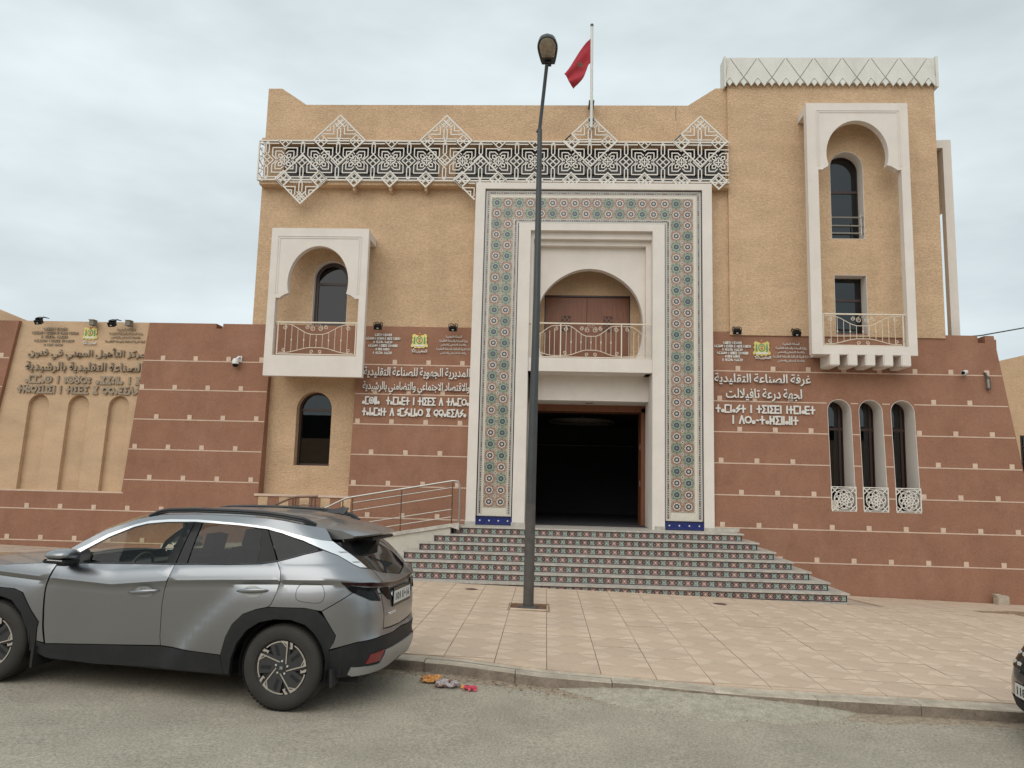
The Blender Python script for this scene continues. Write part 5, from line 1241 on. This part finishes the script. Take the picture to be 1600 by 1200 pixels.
patch('quarter_panel', q_top + [(1.60, 1.195), (1.615, 1.10), (1.60, .99), (1.269, 1.019), (.982, .861), (.94, .865), (.822, .881), (.475, .870)] + rd[::-1][1:-1], 'paint', CAR)
patch('rear_bumper_skin', [(1.269, 1.017), (1.60, .985), (1.63, .86), (1.66, .668), (1.85, .655), (AMAX, .65), (AMAX, .622), (1.85, .612), (1.606, .617), (1.298, .596), (1.058, .536), (1.124, .657), (1.02, .797), (.982, .859)], 'paint', CAR, sym=False)
patch('tailgate', [(1.605, 1.195), (1.62, 1.10), (1.605, .985), (1.635, .86), (1.665, .672), (1.85, .659), (AMAX, .654)] + [(AMAX, 1.108), (1.889, 1.140), (1.75, 1.158)], 'paint', CAR, sym=True)
fao = [(2 * (AW[1]) - x, z) for x, z in ((-1.82, .381), (-1.782, .569), (-1.99, .821), (-2.09, .85))]
fa_out = [(-1.80, .40), (-1.78, .569), (-1.985, .821), (-2.09, .850), (-2.46, .850), (-2.56, .82), (-2.76, .57), (-2.74, .42)]
fa_in = [(-1.872, .30), (-1.868, .36), (-1.875, .492), (-1.96, .645), (-2.08, .745), (-2.27, .785), (-2.46, .745), (-2.58, .645), (-2.665, .492), (-2.68, .36), (-2.68, .28)]
patch('front_wing', [(-1.712, 1.108), (-1.735, 1.034), (-1.780, .903), (-1.768, .771), (-1.75, .605), (-1.737, .471), (-1.733, .385), (-1.80, .40)] + fa_out[1:] + [(-3.1, .45), (-3.3, .60), (-3.3, .84), (-3.1, .93), (-2.7, 1.01), (-2.3, 1.055), (-1.95, 1.09)], 'paint', CAR)
patch('front_bumper', [(-3.1, .45), (-3.3, .60), (-3.3, .84), (-3.1, .93), (-3.6, .90), (-4.0, .88), (-4.10, .87), (-4.10, .28), (-3.3, .28), (-2.72, .28), (-2.74, .42)], 'plastic', CAR)
patch('arch_cladding', [(-1.82, .33)] + fa_out + [(-2.72, .28)] + fa_in[::-1], 'plastic', CAR, off=.008, rim=.05)
patch('arch_cladding', rao + [(1.06, .44), (1.05, .35)] + rai[::-1] + [(.075, .27), (.05, .36)], 'plastic', CAR, off=.008, rim=.05)
patch('sill_cladding', [(-1.80, .40), (-1.722, .374), (-1.1, .418), (-.566, .449), (-.2, .438), (.030, .427), (.05, .36), (.075, .265), (-.60, .262), (-1.227, .238), (-1.74, .253), (-1.82, .30)], 'plastic', CAR, off=.004)
patch('lower_bumper', [(1.025, .520), (1.298, .592), (1.606, .613), (1.85, .608), (AMAX, .618), (AMAX, .30), (1.7, .30), (1.296, .299), (1.177, .288), (1.13, .25), (1.055, .27), (1.02, .30), (1.02, .44)], 'plastic', CAR, sym=True)
patch('skid_plate', [(1.258, .385), (1.339, .381), (1.58, .378), (1.68, .485), (AMAX, .480), (AMAX, .345), (1.78, .315), (1.296, .302), (1.247, .322)], 'silverp', CAR, off=.012, sym=True)
patch('rear_reflector', [(1.395, .400), (1.445, .480), (1.65, .495), (1.575, .405)], 'refl', CAR, off=.010)
# lamps and tailgate trims
lb_ = patch('light_bar', [(1.150, 1.112), (1.44, 1.098), (1.68, 1.078), (1.9, 1.060), (AMAX, 1.052), (AMAX, 1.026), (1.9, 1.030), (1.683, 1.043), (1.40, 1.062), (1.165, 1.084)], 'tail', CAR, off=.012, sym=True, step=.03)
f1 = patch('tail_lamp', [(1.165, 1.084), (1.247, 1.023), (1.456, .938), (1.585, .921), (1.535, 1.03), (1.56, 1.050), (1.40, 1.060)], 'gloss', CAR, off=.010, step=.035)
patch('lamp_claw', [(1.475, 1.03), (1.53, 1.02), (1.582, .928), (1.545, .934)], 'tail', CAR, off=.014, step=.03)
patch('lamp_claw', [(1.575, 1.046), (1.60, 1.00), (1.745, .915), (1.815, .897), (1.765, 1.0), (1.74, 1.036)], 'gloss', CAR, off=.010, step=.035)
patch('rear_window', [(1.36, 1.43), (1.40, 1.40), (1.548, 1.205), (1.62, 1.188), (1.75, 1.160), (1.889, 1.142), (AMAX, 1.112), (AMAX, 1.45), (1.7, 1.445)], 'rearglass', CAR, off=-.004, rim=.012, sym=True)
# glass side
def gpatch(name, P, key, off=-.006): return patch(name, P, key, CAR, off=off, rim=.006)
gpatch('front_door_glass', [(-1.39, 1.128)] + [(-1.40, 1.20), (-1.455, 1.251)] + [(a, z - .004) for a, z in ch_lo[3:7]] + [(-.549, 1.527), (-.621, 1.171), (-.804, 1.158), (-1.1, 1.14)], 'glass_front')
patch('corner_blank', [(-1.60, 1.114), (-1.60, 1.155), (-1.471, 1.246), (-1.42, 1.20), (-1.40, 1.122)], 'gloss', CAR, off=-.003)
patch('centre_pillar', [(-.549, 1.530), (-.474, 1.540), (-.519, 1.166), (-.625, 1.161)], 'gloss', CAR)
patch('centre_pillar', [(-.470, 1.540), (-.395, 1.538), (-.405, 1.175), (-.513, 1.166)], 'gloss', CAR)
gpatch('rear_door_glass', [(-.393, 1.534), (-.039, 1.533), (.372, 1.519), (.333, 1.228), (-.005, 1.205), (-.402, 1.181)], 'glass_tint')
patch('rear_pillar_trim', [(.372, 1.520), (.483, 1.518), (.562, 1.255), (.333, 1.222)], 'gloss', CAR)
gpatch('quarter_glass', [(.492, 1.516), (.713, 1.489), (.967, 1.433), (1.140, 1.368), (.893, 1.329), (.574, 1.258)], 'glass_dark')
patch('belt_trim', [(-1.60, 1.108)] + belt + [(.893, 1.334), (.562, 1.262), (.376, 1.234), (-.005, 1.209), (-.476, 1.179), (-.804, 1.161), (-1.1, 1.146), (-1.41, 1.131), (-1.60, 1.120)], 'black', CAR, off=.004, shrink=.0005)
patch('chrome_strip', ch_lo[:11] + [(.967, 1.438), (1.149, 1.371), (1.271, 1.325), (1.388, 1.248), (1.456, 1.219), (1.544, 1.211), (1.45, 1.31), (1.335, 1.436), (1.203, 1.446)] + ch_hi[::-1][1:], 'chrome', CAR, off=.004, shrink=.001)
for a_, z_ in ((1.36, 1.345), (1.44, 1.262)):
    patch('strip_notch', [(a_ - .055, z_ + .006), (a_ + .03, z_ + .004), (a_ + .05, z_ - .004), (a_ - .03, z_ - .003)], 'silverp', CAR, off=.007, shrink=.0002, rim=.004)
patch('roof_side', [(-1.72, 1.115), (-1.66, 1.165)] + ch_hi[1:] + [(1.335, 1.44)] + edge[::-1][:-1] + [(-1.76, 1.12)], 'paint', CAR, shrink=.001)
# roof, windscreen, bonnet by cross-lofting between the two flanks
def loft(name, sts, key, parent, nt_=14, inset=1.0, th=0):
    vs = []; N = nt_ + 1
    for (p, crown, bulge) in sts:
        for k in range(N):
            f = -1 + 2 * k / nt_; e = 1 - abs(f) ** 2.4
            vs.append((p[0] + bulge * e, p[1] * f * inset, p[2] + crown * e))
    b = B().use(key); b.add(vs, [(i * N + k, i * N + k + 1, (i + 1) * N + k + 1, (i + 1) * N + k) for i in range(len(sts) - 1) for k in range(N - 1)])
    me = b.mesh(name, smooth='all'); return put(name, me, parent)
def E_(a): return interp(a, [p[0] for p in edge], [p[1] for p in edge])
loft('roof', [(CM(a, E_(a)), .045 + .012 * sm(a, -.9, 0), .0 if a > -.8 else .10 * sm(-a, .8, .87)) for a in lin(-.87, 1.40, 26)], 'paint', CAR)
loft('windscreen', [(CM(a, E_(a)), .02 + .03 * sm(a, -1.7, -.9), .22 - .12 * sm(a, -1.7, -.87)) for a in lin(-1.74, -.87, 14)], 'glass_front', CAR)
def FT_(a): return interp(a, [-3.3, -3.1, -2.7, -2.3, -1.95, -1.71], [.86, .93, 1.01, 1.055, 1.09, 1.11])
def hoodp(a): p = CM(a, min(1.105, FT_(a))); return p
loft('bonnet', [(hoodp(a), .05, .16 * sm(-a, 1.72, 3.0)) for a in lin(-1.85, -3.15, 20)], 'paint', CAR)
loft('scuttle', [(hoodp(-1.70), .03, .05), (hoodp(-1.85), .04, .03)], 'plastic', CAR)
# spoiler
vs = []; NS = 20; P0 = CM(1.40, E_(1.40))
for k in range(NS + 1):
    f = -1 + 2 * k / NS; t = P0[1] * f; e = 1 - abs(f) ** 2.4; zr_ = P0[2] + .057 * e; g_ = abs(f) ** 3
    s1 = -.60 + .16 * g_
    vs += [(P0[0], t, zr_), (P0[0] - .16, t, zr_ - .016), (s1 + .02, t * .99, 1.497 + .022 * e), (s1, t * .99, 1.487 + .022 * e), (s1 + .02, t * .99, 1.470 + .018 * e), (-.32, t * .98, 1.452 + .012 * e), (P0[0] + .01, t * .995, 1.447 + .02 * e)]
fs = [(k * 7 + j, k * 7 + j + 1, (k + 1) * 7 + j + 1, (k + 1) * 7 + j) for k in range(NS) for j in range(6)] + [tuple(range(7)), tuple(NS * 7 + j for j in range(7))]
b = B().use('paint'); b.add(vs, fs); me = b.mesh('spoiler', smooth='all'); me.set_sharp_from_angle(angle=R(40)); put('spoiler', me, CAR)
b = B().use('gloss'); b.box(-.55, -.38, -.32, .32, 1.440, 1.468); b.obj('spoiler_underside', CAR, bevel=.01)
b = B().use('black'); pr_ = [(-.15, .0, 1.645), (.10, .0, 1.67)]
b.add([(-.13, .03, 1.66), (-.13, -.03, 1.66), (.12, 0, 1.665), (-.11, 0, 1.725), (-.17, 0, 1.72)], [(0, 2, 3), (1, 3, 2), (0, 3, 4), (1, 4, 3), (0, 4, 1)]); b.obj('shark_fin_aerial', CAR)
for sd in (1, -1):
    pts = []
    for a in lin(-1.02, 1.27, 24):
        p = CM(a, E_(a)); l = .035 * min(1, (a + 1.02) / .12, (1.27 - a) / .16); pts.append((p[0], (p[1] - .03) * sd, p[2] + .012 + l))
    b = B().use('black'); b.tube(pts, .016, 8); b.tube([(p[0], p[1], p[2] - .02) for p in pts], .013, 6); b.obj('roof_rail', CAR, smooth=True)
# inner shell, floor, wells
shell = [(-1.70, 1.10), (-1.4, 1.105), (-.8, 1.135), (0, 1.18), (.56, 1.235), (.9, 1.30), (1.3, 1.25), (1.5, 1.18), (1.6, .9), (1.6, .4), (1.1, .32), (1.16, .66), (1.02, .85), (.82, .91), (.45, .90), (.2, .84), (.08, .70), (.0, .45), (.0, .3), (-1.72, .3), (-1.72, .6), (-1.93, .87), (-2.1, .90), (-2.46, .90), (-2.6, .87), (-2.8, .6), (-2.8, .35), (-3.2, .4), (-3.2, .88), (-2.3, 1.04)]
patch('door_lining', shell, 'seat', CAR, off=-.03, rim=0, step=.12)
b = B().use('plastic'); b.box(-.60, 3.6, -.62, .62, .22, .34); b.box(-.5, .1 - .55, -.8, .8, .3, .9); b.box(.5, 2.3, -.84, .84, .24, .36); b.box(-.62, -.45, -.6, .6, .3, .95); b.box(2.35, 3.4, -.5, .5, .3, .95); b.obj('floor_pan', CAR)
for sx in (0, WB):
    for sd in (1, -1):
        b = B().use('dark'); P = [(sx + .40 * math.cos(R(t)), .375 + .40 * math.sin(R(t))) for t in range(-20, 201, 10)]
        vs = [(p[0], sd * .90, p[1]) for p in P] + [(p[0], sd * .56, p[1]) for p in P]; n = len(P)
        b.add(vs, [(i, i + 1, n + i + 1, n + i) for i in range(n - 1)]); b.face([(p[0], sd * .56, p[1]) for p in P]); b.obj('wheel_well', CAR)
# wheels
def wheel_parts():
    r = bpy.data.objects.new('wheel', None)
    b = B().use('tyre'); b.lathe([(.235, .0), (.243, .012), (.262, .018), (.30, .020), (.335, .010), (.352, -.008), (.362, -.03), (.3645, -.07), (.3645, -.16), (.362, -.20), (.352, -.222), (.33, -.24), (.24, -.235)], 72, 'Y')
    for k in range(60):
        t = 2 * math.pi * k / 60
        for h_ in (-.035, -.195):
            c = Vector((.364 * math.cos(t), h_, .364 * math.sin(t))); tt = Vector((-math.sin(t), 0, math.cos(t))); nn = Vector((math.cos(t), 0, math.sin(t))); b.obox(c, tt * .014, Vector((0, .028, 0)), nn * .0015)
    tm = b.mesh('tyre', smooth=True)
    b = B().use('rimd'); b.lathe([(.236, .0), (.228, -.012), (.216, -.03), (.205, -.12), (.20, -.2)], 60, 'Y'); b.lathe([(.001, -.05), (.20, -.045)], 40, 'Y')
    Rr = .230
    def W3(u, v, y): return (-u * Rr, y, v * Rr)
    def pl(b, P, y0, y1):
        n = len(P); b.add([W3(u, v, y0) for u, v in P] + [W3(u, v, y1) for u, v in P], [tuple(range(n)), tuple(range(n, 2 * n))[::-1]] + [(i, (i + 1) % n, n + (i + 1) % n, n + i) for i in range(n)])
    def rot(P, a): c, s_ = math.cos(a), math.sin(a); return [(x * c - y * s_, x * s_ + y * c) for x, y in P]
    for k in range(5):
        a = 2 * math.pi * k / 5
        pl(b, rot([(.20, .97), (.16, -.10), (-.30, .30), (-.52, .80), (-.25, .95)], a), -.012, -.04)
        pl(b, rot([(.20, .97), (.30, .94), (.28, .5), (.22, .1), (.16, .0)], a), -.02, -.045)
    b.lathe([(.001, -.002), (.05, -.004), (.052, -.03)], 24, 'Y')
    dm = b.mesh('rim', smooth=False)
    b = B().use('rimb')
    def br(p, q, w, a, y=-.005):
        d = Vector((q[0] - p[0], q[1] - p[1])); d.normalize(); n = Vector((-d.y, d.x)) * w / 2
        pl(b, rot([(p[0] + n.x, p[1] + n.y), (p[0] - n.x, p[1] - n.y), (q[0] - n.x, q[1] - n.y), (q[0] + n.x, q[1] + n.y)], a), y, y - .008)
    for k in range(5):
        a = 2 * math.pi * k / 5
        br((.19, .93), (.155, -.08), .04, a); br((-.04, .95), (.16, .76), .03, a)
        pl(b, rot([(-.22, .955), (.0, .985), (.21, .965), (.21, .82), (.08, .90)], a), -.004, -.012)
        pl(b, rot([(.30, .94), (.41, .90), (.40, .68), (.29, .70), (.29, .74), (.33, .74)], a), -.004, -.012)
        P = [(.97 * math.cos(R(t)), .97 * math.sin(R(t))) for t in range(24, 66, 6)] + [(.925 * math.cos(R(t)), .925 * math.sin(R(t))) for t in range(60, 18, -6)]
        pl(b, rot(P, a + R(0)), -.004, -.012)
    bmn = b.mesh('rim_face')
    sl = []
    for k in range(5):
        b = B().use('dark'); a = 2 * math.pi * k / 5; pl(b, rot([(-.34, .80), (-.20, .80), (-.08, .42), (-.22, .42)], a), -.010, -.02); sl.append(b.mesh('rim_slot'))
    b = B().use('chrome')
    for k in range(5):
        a = 2 * math.pi * (k + .3) / 5; b.lathe([(.001, .004), (.009, .003), (.010, -.01)], 6, 'Y', (.055 * math.cos(a), -.004, .055 * math.sin(a)))
    b.use('rimd'); b.lathe([(.001, .003), (.028, .002), (.030, -.004)], 20, 'Y'); b.use('chrome')
    b.obox((.008, .004, 0), (.002, 0, 0), (0, .002, 0), (0, 0, .013)); b.obox((-.008, .004, 0), (.002, 0, 0), (0, .002, 0), (0, 0, .013)); b.obox((0, .004, 0), (.008, 0, 0), (0, .002, 0), (0, 0, .002)); hb = b.mesh('hub')
    return tm, dm, bmn, sl, hb
WM = wheel_parts()
def wheel(car, s_, t_, sd, ang=0):
    e = put('wheel', WM[0], car); e.name = 'wheel'
    m = Matrix.Translation((s_, t_ * sd, .3645)) @ (Matrix.Rotation(math.pi, 4, 'Z') if sd < 0 else Matrix.Identity(4)) @ Matrix.Rotation(ang, 4, 'Y'); e.matrix_basis = m
    for nm, me in zip(('rim', 'rim_face', 'rim_slot', 'hub'), WM[1:]):
        for q in (me if isinstance(me, list) else [me]): put(nm, q, e)
for s_ in (0, WB):
    for sd in (1, -1): wheel(CAR, s_, .905, sd, R(2))
# door handles, fuel flap line, mirror, badge, plate
def onflank(a, z, off=0): return Vector(CM(a, z)) + norm(a, z) * off
for (a0, z0, a1, z1) in ((-.92, .900, -.627, .937), (.150, .984, .460, 1.009)):
    P = [onflank(a0 + (a1 - a0) * k / 10, z0 + (z1 - z0) * k / 10, .014 + .022 * math.sin(math.pi * k / 10)) for k in range(11)]
    for sd in (1, -1):
        b = B().use('paint'); vs = []; n = 10
        for k, p in enumerate(P):
            w = .021 * (.30 + .70 * math.sin(math.pi * k / 10) ** .7)
            for j in range(n): t = 2 * math.pi * j / n; vs.append((p.x, (p.y + .55 * w * math.cos(t)) * sd, p.z + w * math.sin(t)))
        b.add(vs, [(i * n + j, i * n + (j + 1) % n, (i + 1) * n + (j + 1) % n, (i + 1) * n + j) for i in range(10) for j in range(n)] + [tuple(range(n)), tuple(100 + j for j in range(n))]); b.obj('door_handle', CAR, smooth='all')
    am, zm_ = (a0 + a1) / 2, (z0 + z1) / 2
    patch('handle_recess', [(am + .095 * math.cos(t * .4488), zm_ - .006 + .048 * math.sin(t * .4488)) for t in range(14)], 'silverp', CAR, off=.0035, rim=.003, shrink=0, step=.03)
fl_ = [(.755, .943), (.735, .985), (.743, 1.036), (.773, 1.078), (.86, 1.084), (.951, 1.082), (.995, 1.047), (1.005, .985), (.966, .933), (.86, .928)]
def seamline(P, closed=True, key='black', w=.0022, name='panel_seam'):
    P = spline(P, 4, closed); 
    if closed: P = P + P[:1]
    for sd in (1, -1):
        b = B().use(key); b.tube([(p.x, p.y * sd, p.z) for p in (onflank(a, z, .0) for a, z in P)], w, 4); b.obj(name, CAR)
seamline(fl_, name='fuel_flap_seam')
for sd in (1, -1):
    b = B().use('paint'); c = Vector((2.13, 1.03, 1.20)); vs = []; n = 16
    prof = [(-.115, .55, .035), (-.10, .85, .02), (-.05, 1.0, .006), (.02, 1.0, 0), (.09, .82, -.01), (.135, .5, -.02), (.15, .2, -.03)]
    for x, s2, dz in prof:
        for j in range(n): t = 2 * math.pi * j / n; vs.append(((c.x + x), (c.y + .125 * s2 * math.cos(t)) * sd, c.z + dz * .3 + (.062 if math.sin(t) > 0 else .035) * s2 * math.sin(t)))
    b.add(vs, [(i * n + j, i * n + (j + 1) % n, (i + 1) * n + (j + 1) % n, (i + 1) * n + j) for i in range(len(prof) - 1) for j in range(n)] + [tuple(range(n)), tuple((len(prof) - 1) * n + j for j in range(n))]); mi = b.obj('wing_mirror', CAR, smooth='all')
    b = B().use('plastic'); b.obox((2.135, 1.03 * sd, 1.150), (.12, 0, 0), (0, .10, 0), (0, 0, .018)); b.obox((2.16, .93 * sd, 1.125), (.05, 0, 0), (0, .08, 0), (0, 0, .025)); b.obj('mirror_foot', mi, bevel=.012)
    b = B().use('chrome'); b.box(2.05, 2.20, 1.128 * sd - .004, 1.128 * sd + .004, 1.160, 1.168); b.obj('indicator', mi)
def on_rear(name, me_or_b, a, z): pass
# number plate standing on the tailgate
def rear_frame(a, z):
    p = onflank(a, z, .0); n = norm(a, z); u = Vector((0, 0, 1)); r_ = u.cross(n).normalized(); u2 = n.cross(r_); return p, r_, u2, n
p, rr_, uu_, nn_ = rear_frame(AMAX - .0001, .925); nn_ = Vector((-1, 0, .03)).normalized(); rr_ = Vector((0, -1, 0)); uu_ = Vector((.03, 0, 1))
b = B().use('gloss'); b.obox(p + nn_ * .012, rr_ * .272, uu_ * .085, nn_ * .006); pf = b.obj('plate_holder', CAR)
b = B().use('plate'); b.obox(p + nn_ * .018, rr_ * .258, uu_ * .056, nn_ * .003); npl = b.obj('number_plate', CAR)
def text_on(s, c, r_, u_, n_, w, h, key, parent, arabic=False, name='lettering', bold=.0, depth=.004):
    me = text_mesh(s, w, h, depth, bold, arabic); me.materials.clear(); me.materials.append(MT[key]); me.name = name
    for v in me.vertices: x, y, z = v.co; v.co = c + r_ * (x - w / 2) + u_ * (z - h / 2) - n_ * y
    return put(name, me, parent)
text_on('1011', p + nn_ * .022 - rr_ * .10, rr_, uu_, nn_, .22, .068, 'black', npl)
text_on('6', p + nn_ * .022 + rr_ * .19, rr_, uu_, nn_, .04, .068, 'black', npl)
b = B().use('black')
for dx in (.045, .14): b.obox(p + nn_ * .022 + rr_ * dx, rr_ * .003, uu_ * .045, nn_ * .001)
b.obox(p + nn_ * .022 + rr_ * .09, rr_ * .025, uu_ * .004, nn_ * .001); b.obox(p + nn_ * .022 + rr_ * .085, rr_ * .004, uu_ * .02, nn_ * .001); b.obj('plate_marks', npl)
q, r2, u2, n2 = rear_frame(1.80, .795); text_on('TUCSON', q + n2 * .006 , r2, u2, n2, .20, .026, 'chrome', CAR, name='badge_lettering', bold=.01)
q, r2, u2, n2 = rear_frame(1.865, .955)
b = B().use('chrome'); P = [q + n2 * .008 + r2 * .046 * math.cos(t * .393) + u2 * .028 * math.sin(t * .393) for t in range(17)]; b.tube(P, .0045, 6)
b.tube([q + n2 * .008 + r2 * -.022 + u2 * -.02, q + n2 * .008 + r2 * -.012 + u2 * .022], .004, 5); b.tube([q + n2 * .008 + r2 * .014 + u2 * -.022, q + n2 * .008 + r2 * .024 + u2 * .02], .004, 5); b.tube([q + n2 * .008 + r2 * -.017, q + n2 * .008 + r2 * .019], .004, 5); b.obj('maker_badge', CAR)
# mud flaps
for sd in (1, -1):
    b = B().use('plastic'); b.add([(-.43, .885 * sd, .38), (-.43, .70 * sd, .38), (-.44, .72 * sd, .25), (-.44, .885 * sd, .225), (-.455, .885 * sd, .38), (-.455, .70 * sd, .38), (-.460, .72 * sd, .25), (-.465, .885 * sd, .23)], [(0, 1, 2, 3), (7, 6, 5, 4), (0, 3, 7, 4), (3, 2, 6, 7), (1, 5, 6, 2), (0, 4, 5, 1)]); b.obj('mud_flap', CAR)
    b = B().use('plastic'); b.box(2.40, 2.425, .60 * sd if sd > 0 else -.92, .92 if sd > 0 else -.60, .17, .36); b.obj('mud_flap', CAR)
# interior
def seat(s_, t_):
    b = B().use('seat'); b.obox((s_, t_, .62), (.26, 0, 0), (0, .25, 0), (0, 0, .09)); b.obox((s_ - .33, t_, .93), (.065, 0, .015), (0, .24, 0), (-.09, 0, .30)); b.obox((s_ - .46, t_, 1.335), (.045, 0, .008), (0, .125, 0), (-.02, 0, .085)); b.tube([(s_ - .43, t_ - .05, 1.2), (s_ - .45, t_ - .05, 1.3)], .008); b.obj('seat', CAR, bevel=.035, smooth=False)
for t_ in (-.38, .38): seat(1.48, t_)
seat(.62, -.42); seat(.62, 0.0); seat(.62, .42)
b = B().use('seat'); b.box(1.95, 2.45, -.80, .80, .75, 1.02); b.obox((1.98, 0, 1.0), (.12, 0, 0), (0, .8, 0), (0, 0, .06)); b.obj('dashboard', CAR, bevel=.03)
b = B().use('black'); P = [(1.78 - .035 * math.sin(t * .2618), .38 + .18 * math.cos(t * .2618), 1.02 + .17 * math.sin(t * .2618)) for t in range(25)]; b.tube(P, .014, 8); b.tube([(1.80, .38, 1.02), (2.0, .38, .96)], .04, 8); b.tube([(1.78, .21, 1.02), (1.80, .55, 1.02)], .014); b.obj('steering_wheel', CAR, smooth=True)
b = B().use('black'); b.obox((1.52, 0, 1.46), (.02, 0, 0), (0, .12, 0), (0, 0, .035)); b.tube([(1.53, 0, 1.50), (1.62, 0, 1.57)], .01); b.obj('inside_mirror', CAR, bevel=.01)
b = B().use('black'); b.tube([(1.52, .01, 1.43), (1.51, .015, 1.2)], .004, 5); b.tube([(1.52, -.03, 1.43), (1.51, -.025, 1.18)], .004, 5); b.lathe([(.001, 1.20), (.012, 1.18), (.001, 1.16)], 8, c=(1.51, .0, 0)); b.obj('hanging_beads', CAR)
loft('headlining', [((CM(a, E_(a))[0], CM(a, E_(a))[1] - .06, CM(a, E_(a))[2] - .05), .03, 0) for a in lin(-.45, 1.2, 8)], 'cream', CAR)
b = B().use('seat'); b.box(-.45, .2, -.72, .72, .75, 1.0); b.obj('boot_floor', CAR)
# ---------------------------------------------------------------- second car: nose of a black hatchback entering at the right edge
H2 = R(-8)
C2 = root('parked_hatchback', (0, 0, 0), 'dark car at the right edge of the frame, nose and number plate showing', 'car', M4=Matrix.Translation((4.15, 6.98, zr(4.3))) @ Matrix.Rotation(math.pi - .12, 4, 'Z'))
# local: x backwards is negative; nose at x=0, body extends to x=-4.1 (to the right of the picture)
def c2w(z): return interp(z, [.2, .4, .6, .8, .92, 1.0, 1.2, 1.45], [.80, .86, .88, .87, .82, .74, .66, .56])
def c2n(z): return interp(z, [.18, .3, .45, .6, .7, .8, .88], [-.14, -.03, 0, -.04, -.09, -.16, -.40])
def c2b(z): return interp(z, [.18, .4, .7, .95, 1.0, 1.45], [-4.0, -4.08, -4.08, -4.0, -3.9, -3.45])
def c2ring(z, front, rear, n=40, ex=4.5):
    P = []; m = (front + rear) / 2; h_ = (front - rear) / 2; w = c2w(z)
    for k in range(n):
        t = 2 * math.pi * k / n; c, s_ = math.cos(t), math.sin(t); P.append((m + h_ * math.copysign(abs(c) ** (2 / ex), c), w * math.copysign(abs(s_) ** (2 / ex), s_), z))
    return P
def shellmesh(name, zs, key, fr, rr2, n=72):
    b = B().use(key); vs = []
    for z in zs: vs += c2ring(z, fr(z), rr2(z), n)
    b.add(vs, [(i * n + j, i * n + (j + 1) % n, (i + 1) * n + (j + 1) % n, (i + 1) * n + j) for i in range(len(zs) - 1) for j in range(n)] + [tuple((len(zs) - 1) * n + j for j in range(n))]); return b.obj(name, C2, smooth=True)
shellmesh('body', [.30, .4, .5, .6, .7, .78, .83, .86], 'blackpaint', c2n, c2b)
shellmesh('lower_skirt', [.17, .22, .30], 'plastic', c2n, c2b)
shellmesh('bonnet_and_waist', [.86, .92, .96, .985], 'blackpaint', lambda z: interp(z, [.86, .92, .96, .985], [-.30, -.62, -1.0, -1.15]), c2b)
shellmesh('glasshouse', [.985, 1.1, 1.25, 1.36, 1.40], 'gloss', lambda z: interp(z, [.985, 1.40], [-1.15, -1.95]), c2b)
shellmesh('roof', [1.40, 1.44, 1.46], 'blackpaint', lambda z: -1.95 - (z - 1.40) * 4, lambda z: -3.5 + (z - 1.4) * 3)
def npt(y, z, off=.01):   # point on the nose
    f, r_ = c2n(z), c2b(z); h_ = (f - r_) / 2; w = c2w(z); return Vector(((f + r_) / 2 + h_ * (1 - min(.999, abs(y) / w) ** 4.5) ** (1 / 4.5) + off, y, z))
def nosepatch(name, y0, y1, z0, z1, key, off=.012, n=6, par=None):
    b = B().use(key); vs = [npt(y0 + (y1 - y0) * i / n, z0 + (z1 - z0) * j / 3, off) for j in range(4) for i in range(n + 1)]
    b.add(vs, [(j * (n + 1) + i, j * (n + 1) + i + 1, (j + 1) * (n + 1) + i + 1, (j + 1) * (n + 1) + i) for j in range(3) for i in range(n)]); return b.obj(name, par or C2, smooth='all')
nosepatch('grille', -.45, .45, .62, .70, 'plastic'); nosepatch('lower_grille', -.55, .55, .26, .38, 'dark')
for sd in (1, -1):
    h2 = nosepatch('headlight', .28 * sd, .66 * sd, .62, .79, 'gloss', .014)
    for z in (.66, .74):
        for y in (.34, .47): b = B().use('plate'); p = npt(y * sd, z, .016); b.obox(p, (.006, 0, 0), (0, .035, 0), (0, 0, .018)); b.obj('lamp_unit', h2, bevel=.005)
b = B().use('plate'); c = npt(0, .46, .02); b.obox(c, (.004, 0, 0), (0, .26, 0), (0, 0, .055)); np2 = b.obj('number_plate', C2)
b = B().use('gloss'); b.obox(c - Vector((.006, 0, 0)), (.004, 0, 0), (0, .27, 0), (0, 0, .065)); b.obj('plate_holder', np2)
text_on('11823', c + Vector((.006, 0, 0)) + Vector((0, -.09, 0)), Vector((0, 1, 0)), Vector((0, 0, 1)), Vector((1, 0, 0)), .26, .07, 'black', np2)
for s_ in (-.85, -3.40):
    for sd in (1, -1): wheel(C2, s_, .86, sd, .4)
for s_ in (-.85, -3.40):
    for sd in (1, -1):
        b = B().use('dark'); b.lathe([(.40, .885 * sd), (.40, .50 * sd)], 30, 'Y', (s_, 0, .36)); b.lathe([(.001, .888 * sd), (.40, .888 * sd)], 30, 'Y', (s_, 0, .36)); b.obj('wheel_arch', C2)
